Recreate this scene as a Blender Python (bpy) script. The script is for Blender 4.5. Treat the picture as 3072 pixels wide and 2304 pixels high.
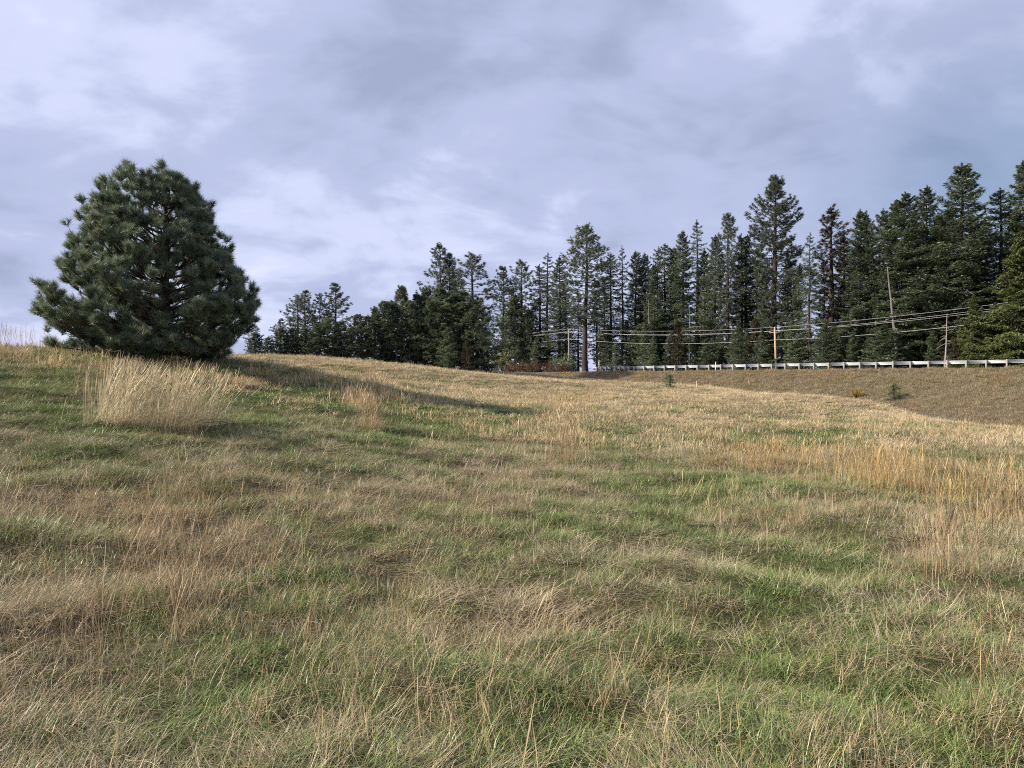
import bpy, math, random
import numpy as np
from mathutils import Vector, Matrix

for _o in list(bpy.data.objects):
    bpy.data.objects.remove(_o)
rng = np.random.default_rng(11)
random.seed(11)
SC = bpy.context.scene
COL = SC.collection

# ------------------------------------------------------------------ camera
F, CX, CY, EYE = 2038.0, 1536.0, 1152.0, 1.6      # photo pixels (3072 x 2304)
cam_d = bpy.data.cameras.new('camera')
cam = bpy.data.objects.new('camera', cam_d)
COL.objects.link(cam)
cam.location = (0, 0, EYE)
cam.rotation_euler = (math.radians(90), 0, 0)
cam_d.sensor_width = 36.0
cam_d.lens = 36.0 * F / 3072.0
cam_d.clip_start = 0.05
cam_d.clip_end = 20000
SC.camera = cam

# ------------------------------------------------------------------ sun + sky
SUN_EL = math.radians(33)
to_sun_h = Vector((-1.0, -0.20, 0)).normalized()
to_sun = Vector((to_sun_h.x * math.cos(SUN_EL), to_sun_h.y * math.cos(SUN_EL), math.sin(SUN_EL)))
sl = bpy.data.lights.new('sun', 'SUN')
sl.energy = 5.0
sl.angle = math.radians(1.6)
sl.color = (1.0, 0.90, 0.76)
sun = bpy.data.objects.new('sun', sl)
sun.rotation_euler = to_sun.to_track_quat('Z', 'Y').to_euler()
COL.objects.link(sun)

VS = SC.view_settings
VS.view_transform = 'Standard'
VS.look = 'None'
VS.exposure = 0.85
VS.gamma = 1.0
VS.use_curve_mapping = False
SC.cycles.max_bounces = 6
SC.cycles.diffuse_bounces = 3
SC.cycles.glossy_bounces = 2
SC.cycles.transmission_bounces = 3
SC.cycles.use_denoising = False
SC.cycles.filter_width = 1.05
SC.cycles.sample_clamp_indirect = 4.0


def pxdir(x, y):
    return Vector(((x - CX) / F, 1.0, (CY - y) / F)).normalized()


def build_world():
    w = bpy.data.worlds.new('World')
    SC.world = w
    w.use_nodes = True
    nt = w.node_tree
    N, L = nt.nodes, nt.links
    N.clear()

    def nd(t, **k):
        n = N.new(t)
        for a, b in k.items():
            setattr(n, a, b)
        return n

    def math_(op, a, b=None, c=None):
        n = nd('ShaderNodeMath', operation=op)
        for i, v in enumerate((a, b, c)):
            if v is None:
                continue
            if isinstance(v, (int, float)):
                n.inputs[i].default_value = v
            else:
                L.new(v, n.inputs[i])
        return n.outputs[0]
    out = nd('ShaderNodeOutputWorld')
    bg = nd('ShaderNodeBackground')
    bg.inputs['Strength'].default_value = 1.0
    L.new(bg.outputs[0], out.inputs['Surface'])
    sky = nd('ShaderNodeTexSky')
    sky.sky_type = 'NISHITA'
    sky.sun_disc = False
    sky.sun_elevation = SUN_EL
    sky.sun_rotation = math.atan2(to_sun.x, to_sun.y) % (2 * math.pi)
    sky.altitude = 800
    sk = nd('ShaderNodeVectorMath', operation='SCALE')
    sk.inputs['Scale'].default_value = 0.060
    L.new(sky.outputs[0], sk.inputs[0])
    tc = nd('ShaderNodeTexCoord')
    nrm = nd('ShaderNodeVectorMath', operation='NORMALIZE')
    L.new(tc.outputs['Generated'], nrm.inputs[0])
    sep = nd('ShaderNodeSeparateXYZ')
    L.new(nrm.outputs[0], sep.inputs[0])
    den = math_('ADD', math_('MAXIMUM', sep.outputs[2], 0.0), 0.42)
    px = math_('DIVIDE', sep.outputs[0], den)
    py = math_('DIVIDE', sep.outputs[1], den)
    com = nd('ShaderNodeCombineXYZ')
    L.new(px, com.inputs[0])
    L.new(py, com.inputs[1])

    def noise(scale, detail, rough, dist, rot, stretch, off):
        mp = nd('ShaderNodeMapping')
        mp.inputs['Rotation'].default_value = (0, 0, rot)
        mp.inputs['Scale'].default_value = (stretch, 1, 1)
        mp.inputs['Location'].default_value = off
        L.new(com.outputs[0], mp.inputs[0])
        n = nd('ShaderNodeTexNoise')
        n.inputs['Scale'].default_value = scale
        n.inputs['Detail'].default_value = detail
        n.inputs['Roughness'].default_value = rough
        n.inputs['Distortion'].default_value = dist
        L.new(mp.outputs[0], n.inputs['Vector'])
        return n.outputs[0]
    n1 = noise(1.5, 4, 0.50, 0.4, math.radians(-40), 0.7, (3.1, 1.7, 0))
    n2 = noise(4.2, 6, 0.52, 0.5, math.radians(-35), 0.75, (7.7, 4.2, 0))
    n3 = noise(1.7, 4, 0.5, 0.2, math.radians(20), 0.7, (1.3, 9.9, 0))
    n4 = noise(8.5, 5, 0.55, 0.3, math.radians(-30), 0.7, (2.2, 5.1, 0))
    val = math_('ADD', math_('ADD', math_('MULTIPLY', n1, 0.42), math_('MULTIPLY', n2, 0.42)), math_('MULTIPLY', n4, 0.16))
    val = math_('ADD', math_('MULTIPLY', math_('SUBTRACT', val, 0.5), 2.9), 0.42)
    # broad lighter and darker cloud masses seen in this part of the sky
    # (pixel of the centre, cosine-falloff sharpness, amount)
    blobs = [(1180, 560, 260, 0.20), (1330, 610, 420, 0.14), (960, 560, 420, 0.12), (720, 190, 90, 0.20),
             (330, 200, 110, 0.15), (1520, 420, 160, 0.15), (2080, 110, 260, 0.11), (90, 640, 200, 0.15),
             (900, 920, 160, 0.14), (1130, 960, 260, 0.08), (2600, 300, 60, 0.05), (1650, 740, 400, 0.06),
             (1400, 250, 120, -0.15), (640, 360, 130, -0.13), (1080, 410, 200, -0.14), (1120, 720, 140, -0.15),
             (1900, 300, 110, -0.15), (2420, 520, 110, -0.10), (120, 480, 160, -0.10), (1850, 560, 160, -0.06),
             (820, 780, 200, -0.06), (60, 830, 300, -0.10), (1450, 760, 250, -0.07)]
    for (bx, by, k, amp) in blobs:
        d = nd('ShaderNodeVectorMath', operation='DOT_PRODUCT')
        L.new(nrm.outputs[0], d.inputs[0])
        d.inputs[1].default_value = pxdir(bx, by)
        e = math_('EXPONENT', math_('MULTIPLY', math_('SUBTRACT', d.outputs['Value'], 1.0), float(k)))
        e = math_('MULTIPLY', e, math_('ADD', math_('MULTIPLY', n2, 1.2), 0.4))
        val = math_('ADD', val, math_('MULTIPLY', e, amp * 1.0))
    ramp = nd('ShaderNodeValToRGB')
    L.new(val, ramp.inputs[0])
    cr = ramp.color_ramp
    cr.interpolation = 'EASE'
    cr.elements[0].position = 0.0
    cr.elements[0].color = (0.208, 0.238, 0.350, 1)
    cr.elements[1].position = 0.92
    cr.elements[1].color = (0.54, 0.555, 0.695, 1)
    e = cr.elements.new(0.36)
    e.color = (0.282, 0.315, 0.448, 1)
    e = cr.elements.new(0.60)
    e.color = (0.378, 0.408, 0.552, 1)
    # thinner cloud low on the right lets the blue sky through
    dd = nd('ShaderNodeVectorMath', operation='DOT_PRODUCT')
    L.new(nrm.outputs[0], dd.inputs[0])
    dd.inputs[1].default_value = pxdir(2960, 560)
    e = math_('EXPONENT', math_('MULTIPLY', math_('SUBTRACT', dd.outputs['Value'], 1.0), 70.0))
    thin = math_('MULTIPLY', e, math_('SUBTRACT', 1.25, n3))
    thin = math_('MAXIMUM', math_('MULTIPLY', thin, 0.85), math_('MULTIPLY', math_('SUBTRACT', n3, 0.62), 0.9))
    thin = math_('MINIMUM', math_('MAXIMUM', thin, 0.0), 0.8)
    mix = nd('ShaderNodeMix', data_type='RGBA')
    L.new(thin, mix.inputs['Factor'])
    L.new(ramp.outputs[0], mix.inputs['A'])
    L.new(sk.outputs[0], mix.inputs['B'])
    L.new(mix.outputs['Result'], bg.inputs['Color'])


build_world()


# ------------------------------------------------------------------ helpers
def smooth(a, b, x):
    t = np.clip((x - a) / (b - a), 0, 1)
    return t * t * (3 - 2 * t)


def _hash(ix, iy, seed):
    h = (ix.astype(np.int64) * 374761393 + iy.astype(np.int64) * 668265263 + seed * 974711) & 0xffffffff
    h = ((h ^ (h >> 13)) * 1274126177) & 0xffffffff
    h = h ^ (h >> 16)
    return (h & 0xffffff) / float(0xffffff)


def vnoise(x, y, seed=0):
    ix, iy = np.floor(x), np.floor(y)
    fx, fy = x - ix, y - iy
    fx = fx * fx * fx * (fx * (fx * 6 - 15) + 10)
    fy = fy * fy * fy * (fy * (fy * 6 - 15) + 10)
    a = _hash(ix, iy, seed)
    b = _hash(ix + 1, iy, seed)
    c = _hash(ix, iy + 1, seed)
    d = _hash(ix + 1, iy + 1, seed)
    return (a * (1 - fx) + b * fx) * (1 - fy) + (c * (1 - fx) + d * fx) * fy


def fbm(x, y, seed=0, o=3):
    s, a, t = 0.0, 1.0, 0.0
    for i in range(o):
        s = s + a * vnoise(x * 2 ** i, y * 2 ** i, seed + i * 17)
        t += a
        a *= 0.5
    return s / t


def mesh_np(name, V, faces, mat=None, attrs=None, smooth_shade=False):
    me = bpy.data.meshes.new(name)
    V = np.asarray(V, dtype=np.float32)
    me.vertices.add(len(V))
    me.vertices.foreach_set('co', V.ravel())
    if not isinstance(faces, list):
        faces = [faces]
    faces = [np.asarray(f, dtype=np.int32) for f in faces if len(f)]
    nl = sum(f.size for f in faces)
    npol = sum(len(f) for f in faces)
    me.loops.add(nl)
    me.polygons.add(npol)
    me.loops.foreach_set('vertex_index', np.concatenate([f.ravel() for f in faces]))
    tot = np.concatenate([np.full(len(f), f.shape[1], dtype=np.int32) for f in faces])
    start = np.concatenate([[0], np.cumsum(tot)[:-1]]).astype(np.int32)
    me.polygons.foreach_set('loop_start', start)
    if smooth_shade:
        me.polygons.foreach_set('use_smooth', np.ones(npol, dtype=bool))
    me.update(calc_edges=True)
    for k, v in (attrs or {}).items():
        v = np.asarray(v, dtype=np.float32)
        if v.ndim == 1:
            a = me.attributes.new(k, 'FLOAT', 'POINT')
            a.data.foreach_set('value', v)
        else:
            a = me.attributes.new(k, 'FLOAT_VECTOR', 'POINT')
            a.data.foreach_set('vector', v.ravel())
    if mat is not None:
        me.materials.append(mat)
    return me


def link(name, data, parent=None, loc=None):
    o = bpy.data.objects.new(name, data)
    COL.objects.link(o)
    if parent is not None:
        o.parent = parent
    if loc is not None:
        o.location = loc
    return o


def tag(o, label=None, cat=None, group=None, kind=None):
    for k, v in (('label', label), ('category', cat), ('group', group), ('kind', kind)):
        if v:
            o[k] = v
    return o


class MB:
    """collects tubes and boxes into one mesh"""
    def __init__(s):
        s.V, s.Q, s.T, s.n = [], [], [], 0

    def add(s, V, Q=(), T=()):
        s.V.append(np.asarray(V, dtype=float))
        if len(Q):
            s.Q.append(np.asarray(Q) + s.n)
        if len(T):
            s.T.append(np.asarray(T) + s.n)
        s.n += len(V)

    def tube(s, P, R, k=6, cap=False):
        P = np.asarray(P, dtype=float)
        R = np.broadcast_to(np.asarray(R, dtype=float), (len(P),))
        D = np.gradient(P, axis=0)
        D /= np.linalg.norm(D, axis=1, keepdims=True) + 1e-9
        ref = np.array([0.0, 0, 1]) if abs(D[0][2]) < 0.9 else np.array([1.0, 0, 0])
        A = np.cross(D, ref)
        A /= np.linalg.norm(A, axis=1, keepdims=True) + 1e-9
        B = np.cross(D, A)
        th = np.arange(k) * 2 * np.pi / k
        V = (P[:, None, :] + R[:, None, None] * (np.cos(th)[None, :, None] * A[:, None, :] + np.sin(th)[None, :, None] * B[:, None, :])).reshape(-1, 3)
        i = np.arange(len(P) - 1)[:, None] * k
        j = np.arange(k)[None, :]
        j2 = (j + 1) % k
        Q = np.stack([i + j, i + j2, i + k + j2, i + k + j], -1).reshape(-1, 4)
        T = []
        if cap:
            V = np.vstack([V, P[0], P[-1]])
            n0 = len(V) - 2
            for q in range(k):
                T.append((n0, (q + 1) % k, q))
                b = (len(P) - 1) * k
                T.append((n0 + 1, b + q, b + (q + 1) % k))
        s.add(V, Q, T)

    def box(s, c, size, ax=None, ay=None, az=None):
        ax = np.array(ax if ax is not None else (1, 0, 0), float)
        ay = np.array(ay if ay is not None else (0, 1, 0), float)
        az = np.array(az if az is not None else (0, 0, 1), float)
        c = np.array(c, float)
        V = [c + ax * size[0] / 2 * i + ay * size[1] / 2 * j + az * size[2] / 2 * k for k in (-1, 1) for j in (-1, 1) for i in (-1, 1)]
        s.add(V, [(0, 2, 3, 1), (4, 5, 7, 6), (0, 1, 5, 4), (2, 6, 7, 3), (0, 4, 6, 2), (1, 3, 7, 5)])

    def mesh(s, name, mat, smooth_shade=False):
        fs = []
        if s.Q:
            fs.append(np.vstack(s.Q))
        if s.T:
            fs.append(np.vstack(s.T))
        return mesh_np(name, np.vstack(s.V), fs, mat, None, smooth_shade)


# ------------------------------------------------------------------ materials
def new_mat(name):
    m = bpy.data.materials.new(name)
    m.use_nodes = True
    m.node_tree.nodes.clear()
    return m, m.node_tree.nodes, m.node_tree.links


def foliage_mat(name, stops, trans=0.25, rough=0.55, spec=0.25, use_tint=False, tint_a=None, tint_b=None, rand_obj=0.25, wnoise=0.0, tipcol=None):
    """leaf / blade / needle material: colour from the per-blade 'rnd' attribute through a ramp, varied per plant"""
    m, N, L = new_mat(name)
    out = N.new('ShaderNodeOutputMaterial')
    at = N.new('ShaderNodeAttribute')
    at.attribute_name = 'rnd'
    rp = N.new('ShaderNodeValToRGB')
    cr = rp.color_ramp
    while len(cr.elements) < len(stops):
        cr.elements.new(0.5)
    for e, (p, c) in zip(cr.elements, stops):
        e.position = p
        e.color = (*c, 1)
    L.new(at.outputs['Fac'], rp.inputs[0])
    col = rp.outputs[0]

    def mixc(fac, a, b, mode='MIX'):
        mx = N.new('ShaderNodeMix')
        mx.data_type = 'RGBA'
        mx.blend_type = mode
        for s, v in (('Factor', fac), ('A', a), ('B', b)):
            if isinstance(v, (int, float)):
                mx.inputs[s].default_value = v
            elif isinstance(v, tuple):
                mx.inputs[s].default_value = (*v, 1)
            else:
                L.new(v, mx.inputs[s])
        return mx.outputs['Result']
    if use_tint:
        ti = N.new('ShaderNodeAttribute')
        ti.attribute_type = 'INSTANCER'
        ti.attribute_name = 'tint'
        col = mixc(1.0, col, mixc(ti.outputs['Fac'], tint_a, tint_b), 'MULTIPLY')
    if tipcol is not None:
        tp = N.new('ShaderNodeAttribute')
        tp.attribute_name = 'along'
        col = mixc(tp.outputs['Fac'], col, mixc(1.0, col, tipcol, 'MULTIPLY'))
    if rand_obj:
        oi = N.new('ShaderNodeObjectInfo')
        mr = N.new('ShaderNodeMapRange')
        mr.inputs['To Min'].default_value = 1 - rand_obj
        mr.inputs['To Max'].default_value = 1 + rand_obj
        L.new(oi.outputs['Random'], mr.inputs['Value'])
        hs = N.new('ShaderNodeHueSaturation')
        L.new(col, hs.inputs['Color'])
        L.new(mr.outputs[0], hs.inputs['Value'])
        col = hs.outputs[0]
    if wnoise:
        g = N.new('ShaderNodeNewGeometry')
        nz = N.new('ShaderNodeTexNoise')
        nz.inputs['Scale'].default_value = wnoise
        nz.inputs['Detail'].default_value = 3
        L.new(g.outputs['Position'], nz.inputs['Vector'])
        mr = N.new('ShaderNodeMapRange')
        mr.inputs['From Min'].default_value = 0.3
        mr.inputs['From Max'].default_value = 0.7
        mr.inputs['To Min'].default_value = 0.65
        mr.inputs['To Max'].default_value = 1.35
        L.new(nz.outputs[0], mr.inputs['Value'])
        hs = N.new('ShaderNodeHueSaturation')
        L.new(col, hs.inputs['Color'])
        L.new(mr.outputs[0], hs.inputs['Value'])
        col = hs.outputs[0]
    pb = N.new('ShaderNodeBsdfPrincipled')
    pb.inputs['Roughness'].default_value = rough
    pb.inputs['Specular IOR Level'].default_value = spec
    L.new(col, pb.inputs['Base Color'])
    if trans:
        tr = N.new('ShaderNodeBsdfTranslucent')
        L.new(col, tr.inputs['Color'])
        ms = N.new('ShaderNodeMixShader')
        ms.inputs[0].default_value = trans
        L.new(pb.outputs[0], ms.inputs[1])
        L.new(tr.outputs[0], ms.inputs[2])
        L.new(ms.outputs[0], out.inputs['Surface'])
    else:
        L.new(pb.outputs[0], out.inputs['Surface'])
    return m


def surf_mat(name, c1, c2, scale=4.0, rough=0.8, metallic=0.0, spec=0.3, stretch=(1, 1, 1), bump=0.0, detail=5):
    m, N, L = new_mat(name)
    out = N.new('ShaderNodeOutputMaterial')
    tc = N.new('ShaderNodeTexCoord')
    mp = N.new('ShaderNodeMapping')
    mp.inputs['Scale'].default_value = stretch
    L.new(tc.outputs['Object'], mp.inputs[0])
    nz = N.new('ShaderNodeTexNoise')
    nz.inputs['Scale'].default_value = scale
    nz.inputs['Detail'].default_value = detail
    nz.inputs['Roughness'].default_value = 0.65
    L.new(mp.outputs[0], nz.inputs['Vector'])
    rp = N.new('ShaderNodeValToRGB')
    rp.color_ramp.elements[0].position = 0.3
    rp.color_ramp.elements[0].color = (*c1, 1)
    rp.color_ramp.elements[1].position = 0.7
    rp.color_ramp.elements[1].color = (*c2, 1)
    L.new(nz.outputs[0], rp.inputs[0])
    pb = N.new('ShaderNodeBsdfPrincipled')
    pb.inputs['Roughness'].default_value = rough
    pb.inputs['Metallic'].default_value = metallic
    pb.inputs['Specular IOR Level'].default_value = spec
    L.new(rp.outputs[0], pb.inputs['Base Color'])
    if bump:
        b = N.new('ShaderNodeBump')
        b.inputs['Strength'].default_value = bump
        b.inputs['Distance'].default_value = 0.02
        L.new(nz.outputs[0], b.inputs['Height'])
        L.new(b.outputs[0], pb.inputs['Normal'])
    L.new(pb.outputs[0], out.inputs['Surface'])
    return m


M = {}
M['green'] = foliage_mat('grass_green', [(0, (0.07, 0.11, 0.028)), (0.5, (0.13, 0.185, 0.05)), (0.8, (0.21, 0.25, 0.09)), (1, (0.40, 0.38, 0.22))], 0.2, 0.42, 0.5, True, (0.8, 0.9, 0.8), (1.3, 1.25, 1.1), 0.0, tipcol=(1.25, 1.15, 1.1))
M['dry'] = foliage_mat('grass_dry', [(0, (0.07, 0.10, 0.03)), (0.20, (0.13, 0.15, 0.06)), (0.32, (0.29, 0.24, 0.14)), (0.7, (0.44, 0.375, 0.24)), (0.92, (0.58, 0.52, 0.375)), (1, (0.18, 0.20, 0.08))], 0.2, 0.45, 0.45, True, (1.0, 0.90, 0.80), (1.12, 1.10, 1.12), 0.0)
M['straw'] = foliage_mat('grass_straw', [(0, (0.36, 0.27, 0.14)), (0.5, (0.50, 0.41, 0.25)), (1, (0.64, 0.56, 0.38))], 0.3, 0.45, 0.4, True, (1.0, 0.87, 0.74), (1.2, 1.17, 1.17), 0.0)
STRAW = [(0, (0.32, 0.25, 0.14)), (0.5, (0.50, 0.42, 0.265)), (1, (0.66, 0.58, 0.41))]
M['clump_pale'] = foliage_mat('tall_grass_pale', STRAW, 0.3, 0.45, 0.4, rand_obj=0.05)
M['clump_tan'] = foliage_mat('tall_grass_tan', [(0, (0.22, 0.14, 0.07)), (0.5, (0.37, 0.265, 0.15)), (1, (0.52, 0.41, 0.25))], 0.3, 0.5, 0.3, rand_obj=0.05)
M['clump_gold'] = foliage_mat('tall_grass_gold', [(0, (0.33, 0.21, 0.08)), (0.5, (0.47, 0.33, 0.14)), (1, (0.60, 0.46, 0.25))], 0.3, 0.5, 0.3, rand_obj=0.05)
M['needle_hero'] = foliage_mat('needles_lone_pine', [(0, (0.06, 0.088, 0.056)), (0.5, (0.145, 0.19, 0.115)), (0.85, (0.25, 0.295, 0.18)), (1, (0.31, 0.31, 0.155))], 0.26, 0.42, 0.5, rand_obj=0)
M['bank'] = foliage_mat('grass_bank', [(0, (0.20, 0.175, 0.125)), (0.4, (0.37, 0.325, 0.23)), (0.75, (0.52, 0.46, 0.335)), (1, (0.23, 0.255, 0.14))], 0.3, 0.6, 0.2, True, (1.05, 0.9, 0.76), (1.0, 1.0, 1.02), 0.0)
M['needle_dead'] = foliage_mat('needles_dead', [(0, (0.16, 0.07, 0.035)), (1, (0.28, 0.13, 0.06))], 0.15, 0.6, 0.2, rand_obj=0)
M['pine'] = foliage_mat('needles_pine', [(0, (0.07, 0.088, 0.066)), (0.6, (0.13, 0.158, 0.11)), (1, (0.20, 0.222, 0.14))], 0.3, 0.5, 0.35, rand_obj=0.22, wnoise=0.25)
M['seedling'] = foliage_mat('needles_seedling', [(0, (0.07, 0.10, 0.045)), (0.6, (0.15, 0.20, 0.085)), (1, (0.24, 0.28, 0.13))], 0.3, 0.5, 0.3, rand_obj=0.1)
M['pine_green'] = foliage_mat('needles_young_pine', [(0, (0.068, 0.09, 0.056)), (0.6, (0.13, 0.165, 0.092)), (1, (0.20, 0.23, 0.12))], 0.3, 0.5, 0.3, rand_obj=0.2, wnoise=0.25)
M['fir'] = foliage_mat('needles_fir', [(0, (0.062, 0.083, 0.05)), (0.6, (0.13, 0.165, 0.095)), (1, (0.22, 0.25, 0.145))], 0.34, 0.45, 0.45, rand_obj=0.2, wnoise=0.22)
M['cedar'] = foliage_mat('cedar_sprays', [(0, (0.06, 0.078, 0.028)), (0.6, (0.11, 0.132, 0.045)), (1, (0.17, 0.18, 0.065))], 0.2, 0.5, 0.3, rand_obj=0.12, wnoise=0.3)
M['pine_brown'] = foliage_mat('needles_browning', [(0, (0.040, 0.042, 0.028)), (0.5, (0.075, 0.066, 0.042)), (1, (0.14, 0.09, 0.055))], 0.12, 0.55, 0.2, rand_obj=0.1, wnoise=0.3)
M['leaf_yellow'] = foliage_mat('leaves_yellow_green', [(0, (0.15, 0.16, 0.035)), (0.6, (0.30, 0.28, 0.06)), (1, (0.42, 0.36, 0.10))], 0.35, 0.5, 0.3, rand_obj=0.1)
M['leaf_amber'] = foliage_mat('leaves_amber', [(0, (0.25, 0.17, 0.02)), (1, (0.45, 0.32, 0.05))], 0.35, 0.5, 0.3, rand_obj=0.1)
M['leaf_rust'] = foliage_mat('twigs_rust', [(0, (0.10, 0.05, 0.035)), (0.6, (0.17, 0.09, 0.055)), (1, (0.26, 0.15, 0.08))], 0.2, 0.6, 0.2, rand_obj=0.15)
M['bark'] = surf_mat('bark_dark', (0.035, 0.028, 0.024), (0.085, 0.066, 0.055), 3.0, 0.9, stretch=(2, 2, 0.4), bump=0.5)
M['bark_red'] = surf_mat('bark_ponderosa', (0.028, 0.022, 0.021), (0.068, 0.045, 0.039), 2.0, 0.9, stretch=(2, 2, 0.4), bump=0.5)
M['bark_grey'] = surf_mat('bark_grey', (0.14, 0.125, 0.11), (0.28, 0.26, 0.24), 3.0, 0.9, stretch=(2, 2, 0.3), bump=0.4)
M['bark_mid'] = surf_mat('bark_bleached', (0.09, 0.082, 0.072), (0.19, 0.175, 0.16), 3.0, 0.9, stretch=(2, 2, 0.3), bump=0.4)
M['galv'] = surf_mat('galvanised_steel', (0.42, 0.44, 0.47), (0.48, 0.50, 0.53), 9.0, 0.5, 0.45, 0.5)
M['post_wood'] = surf_mat('weathered_post', (0.17, 0.16, 0.145), (0.29, 0.27, 0.245), 6.0, 0.85, stretch=(3, 3, 0.5))
M['pole_wood'] = surf_mat('utility_pole_wood', (0.30, 0.21, 0.13), (0.46, 0.34, 0.22), 2.5, 0.8, stretch=(4, 4, 0.25))
M['wire'] = surf_mat('aluminium_wire', (0.42, 0.43, 0.44), (0.55, 0.56, 0.58), 1.0, 0.5, 0.2)
M['ceramic'] = surf_mat('insulator_ceramic', (0.45, 0.45, 0.46), (0.55, 0.55, 0.56), 3, 0.3)
M['white_plastic'] = surf_mat('delineator_white', (0.62, 0.62, 0.60), (0.75, 0.75, 0.73), 4, 0.5)
M['reflector'] = surf_mat('reflector_amber', (0.6, 0.35, 0.05), (0.7, 0.42, 0.08), 4, 0.3)
M['asphalt'] = surf_mat('asphalt', (0.045, 0.045, 0.047), (0.075, 0.073, 0.072), 9, 0.9)
M['paint'] = surf_mat('road_paint_white', (0.60, 0.60, 0.58), (0.78, 0.78, 0.76), 5, 0.7)
M['stake'] = surf_mat('stake_wood', (0.35, 0.28, 0.20), (0.50, 0.42, 0.32), 6, 0.8)


def ground_mat():
    m, N, L = new_mat('ground_soil_and_thatch')
    out = N.new('ShaderNodeOutputMaterial')
    g = N.new('ShaderNodeNewGeometry')
    at = N.new('ShaderNodeAttribute')
    at.attribute_name = 'green'
    n1 = N.new('ShaderNodeTexNoise')
    n1.inputs['Scale'].default_value = 9
    n1.inputs['Detail'].default_value = 8
    n1.inputs['Roughness'].default_value = 0.7
    L.new(g.outputs['Position'], n1.inputs['Vector'])
    r1 = N.new('ShaderNodeValToRGB')
    r1.color_ramp.elements[0].position = 0.35
    r1.color_ramp.elements[0].color = (0.045, 0.036, 0.022, 1)
    r1.color_ramp.elements[1].position = 0.65
    r1.color_ramp.elements[1].color = (0.12, 0.093, 0.058, 1)
    L.new(n1.outputs[0], r1.inputs[0])
    r2 = N.new('ShaderNodeValToRGB')
    r2.color_ramp.elements[0].position = 0.35
    r2.color_ramp.elements[0].color = (0.03, 0.04, 0.014, 1)
    r2.color_ramp.elements[1].position = 0.65
    r2.color_ramp.elements[1].color = (0.065, 0.07, 0.028, 1)
    L.new(n1.outputs[0], r2.inputs[0])
    mx = N.new('ShaderNodeMix')
    mx.data_type = 'RGBA'
    L.new(at.outputs['Fac'], mx.inputs['Factor'])
    L.new(r1.outputs[0], mx.inputs['A'])
    L.new(r2.outputs[0], mx.inputs['B'])
    pb = N.new('ShaderNodeBsdfPrincipled')
    pb.inputs['Roughness'].default_value = 0.95
    pb.inputs['Specular IOR Level'].default_value = 0.1
    L.new(mx.outputs['Result'], pb.inputs['Base Color'])
    b = N.new('ShaderNodeBump')
    b.inputs['Strength'].default_value = 0.8
    b.inputs['Distance'].default_value = 0.05
    L.new(n1.outputs[0], b.inputs['Height'])
    L.new(b.outputs[0], pb.inputs['Normal'])
    L.new(pb.outputs[0], out.inputs['Surface'])
    return m


M['ground'] = ground_mat()

# ------------------------------------------------------------------ terrain
# the road runs along a straight line: n.(x,y) = P0, n at 45 degrees
S2 = math.sqrt(0.5)
P0 = 92.0


def road_d(X, Y):
    return (X + Y) * S2 - P0


def road_s(X, Y):
    return (X - Y) * S2


def road_xy(s, d=0.0):
    return np.array([(P0 + d) * S2 + s * S2, (P0 + d) * S2 - s * S2])


def road_z(s):
    return 3.55 - 0.004 * (s + 12.7)


# (photo column, [(distance, photo row of the ground there)...])
_cols = [
    (740, [(10, 1330), (18, 1172), (30, 1112), (50, 1082), (70, 1073), (100, 1086)]),
    (1100, [(10, 1395), (18, 1240), (30, 1165), (50, 1118), (80, 1092), (100, 1092)]),
    (1400, [(10, 1450), (18, 1290), (30, 1205), (50, 1155), (80, 1123), (100, 1112)]),
    (1700, [(10, 1470), (18, 1325), (30, 1225), (50, 1176), (80, 1152), (100, 1140)]),
    (2100, [(10, 1478), (18, 1333), (30, 1246), (50, 1186), (65, 1162), (80, 1166), (92, 1168)]),
    (2600, [(10, 1478), (18, 1333), (30, 1258), (45, 1208), (60, 1246), (75, 1240)]),
    (3072, [(10, 1478), (18, 1335), (27, 1300), (40, 1350), (58, 1310)]),
    (3600, [(10, 1480), (20, 1330), (27, 1300), (40, 1350)]),
]
_pts = []
for cxp, lst in _cols:
    for Y, py in lst:
        _pts.append(((cxp - CX) / F * Y, Y, EYE + (CY - py) / F * Y))
_pts += [(0, 0, 0), (0, 3, 0), (0, 6, 0), (3, 3, 0), (6, 6, 0), (-2.3, 3, 0.15), (-6, 8, 0.72), (-10.5, 14, 1.70), (-15, 20, 2.52), (-18.5, 24, 2.68),
         (-30, 40, 2.6), (-60, 80, 2.6), (-11.2, 22, 2.45), (-5.8, 11, 0.95), (-9, 26, 2.35), (-14, 30, 2.55), (-14, 60, 3.6), (-40, 60, 3.2),
         (0, -10, -0.2), (-15, -8, 1.8), (15, -8, -0.3), (-25, 10, 3.2), (25, 5, -0.4), (-30, 130, 3.5), (-60, 110, 3.6), (0, 120, 3.2), (-40, 95, 4.2)]
_pts = np.array(_pts)


def _tps(r2):
    return 0.5 * r2 * np.log(r2 + 1e-9)


_n = len(_pts)
_A = np.zeros((_n + 3, _n + 3))
_r2 = (_pts[:, None, 0] - _pts[None, :, 0]) ** 2 + (_pts[:, None, 1] - _pts[None, :, 1]) ** 2
_A[:_n, :_n] = _tps(_r2) + np.eye(_n) * 2.0
_A[:_n, _n] = 1
_A[:_n, _n + 1:] = _pts[:, :2]
_A[_n:, :_n] = _A[:_n, _n:].T
_w = np.linalg.solve(_A, np.concatenate([_pts[:, 2], [0, 0, 0]]))


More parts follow.
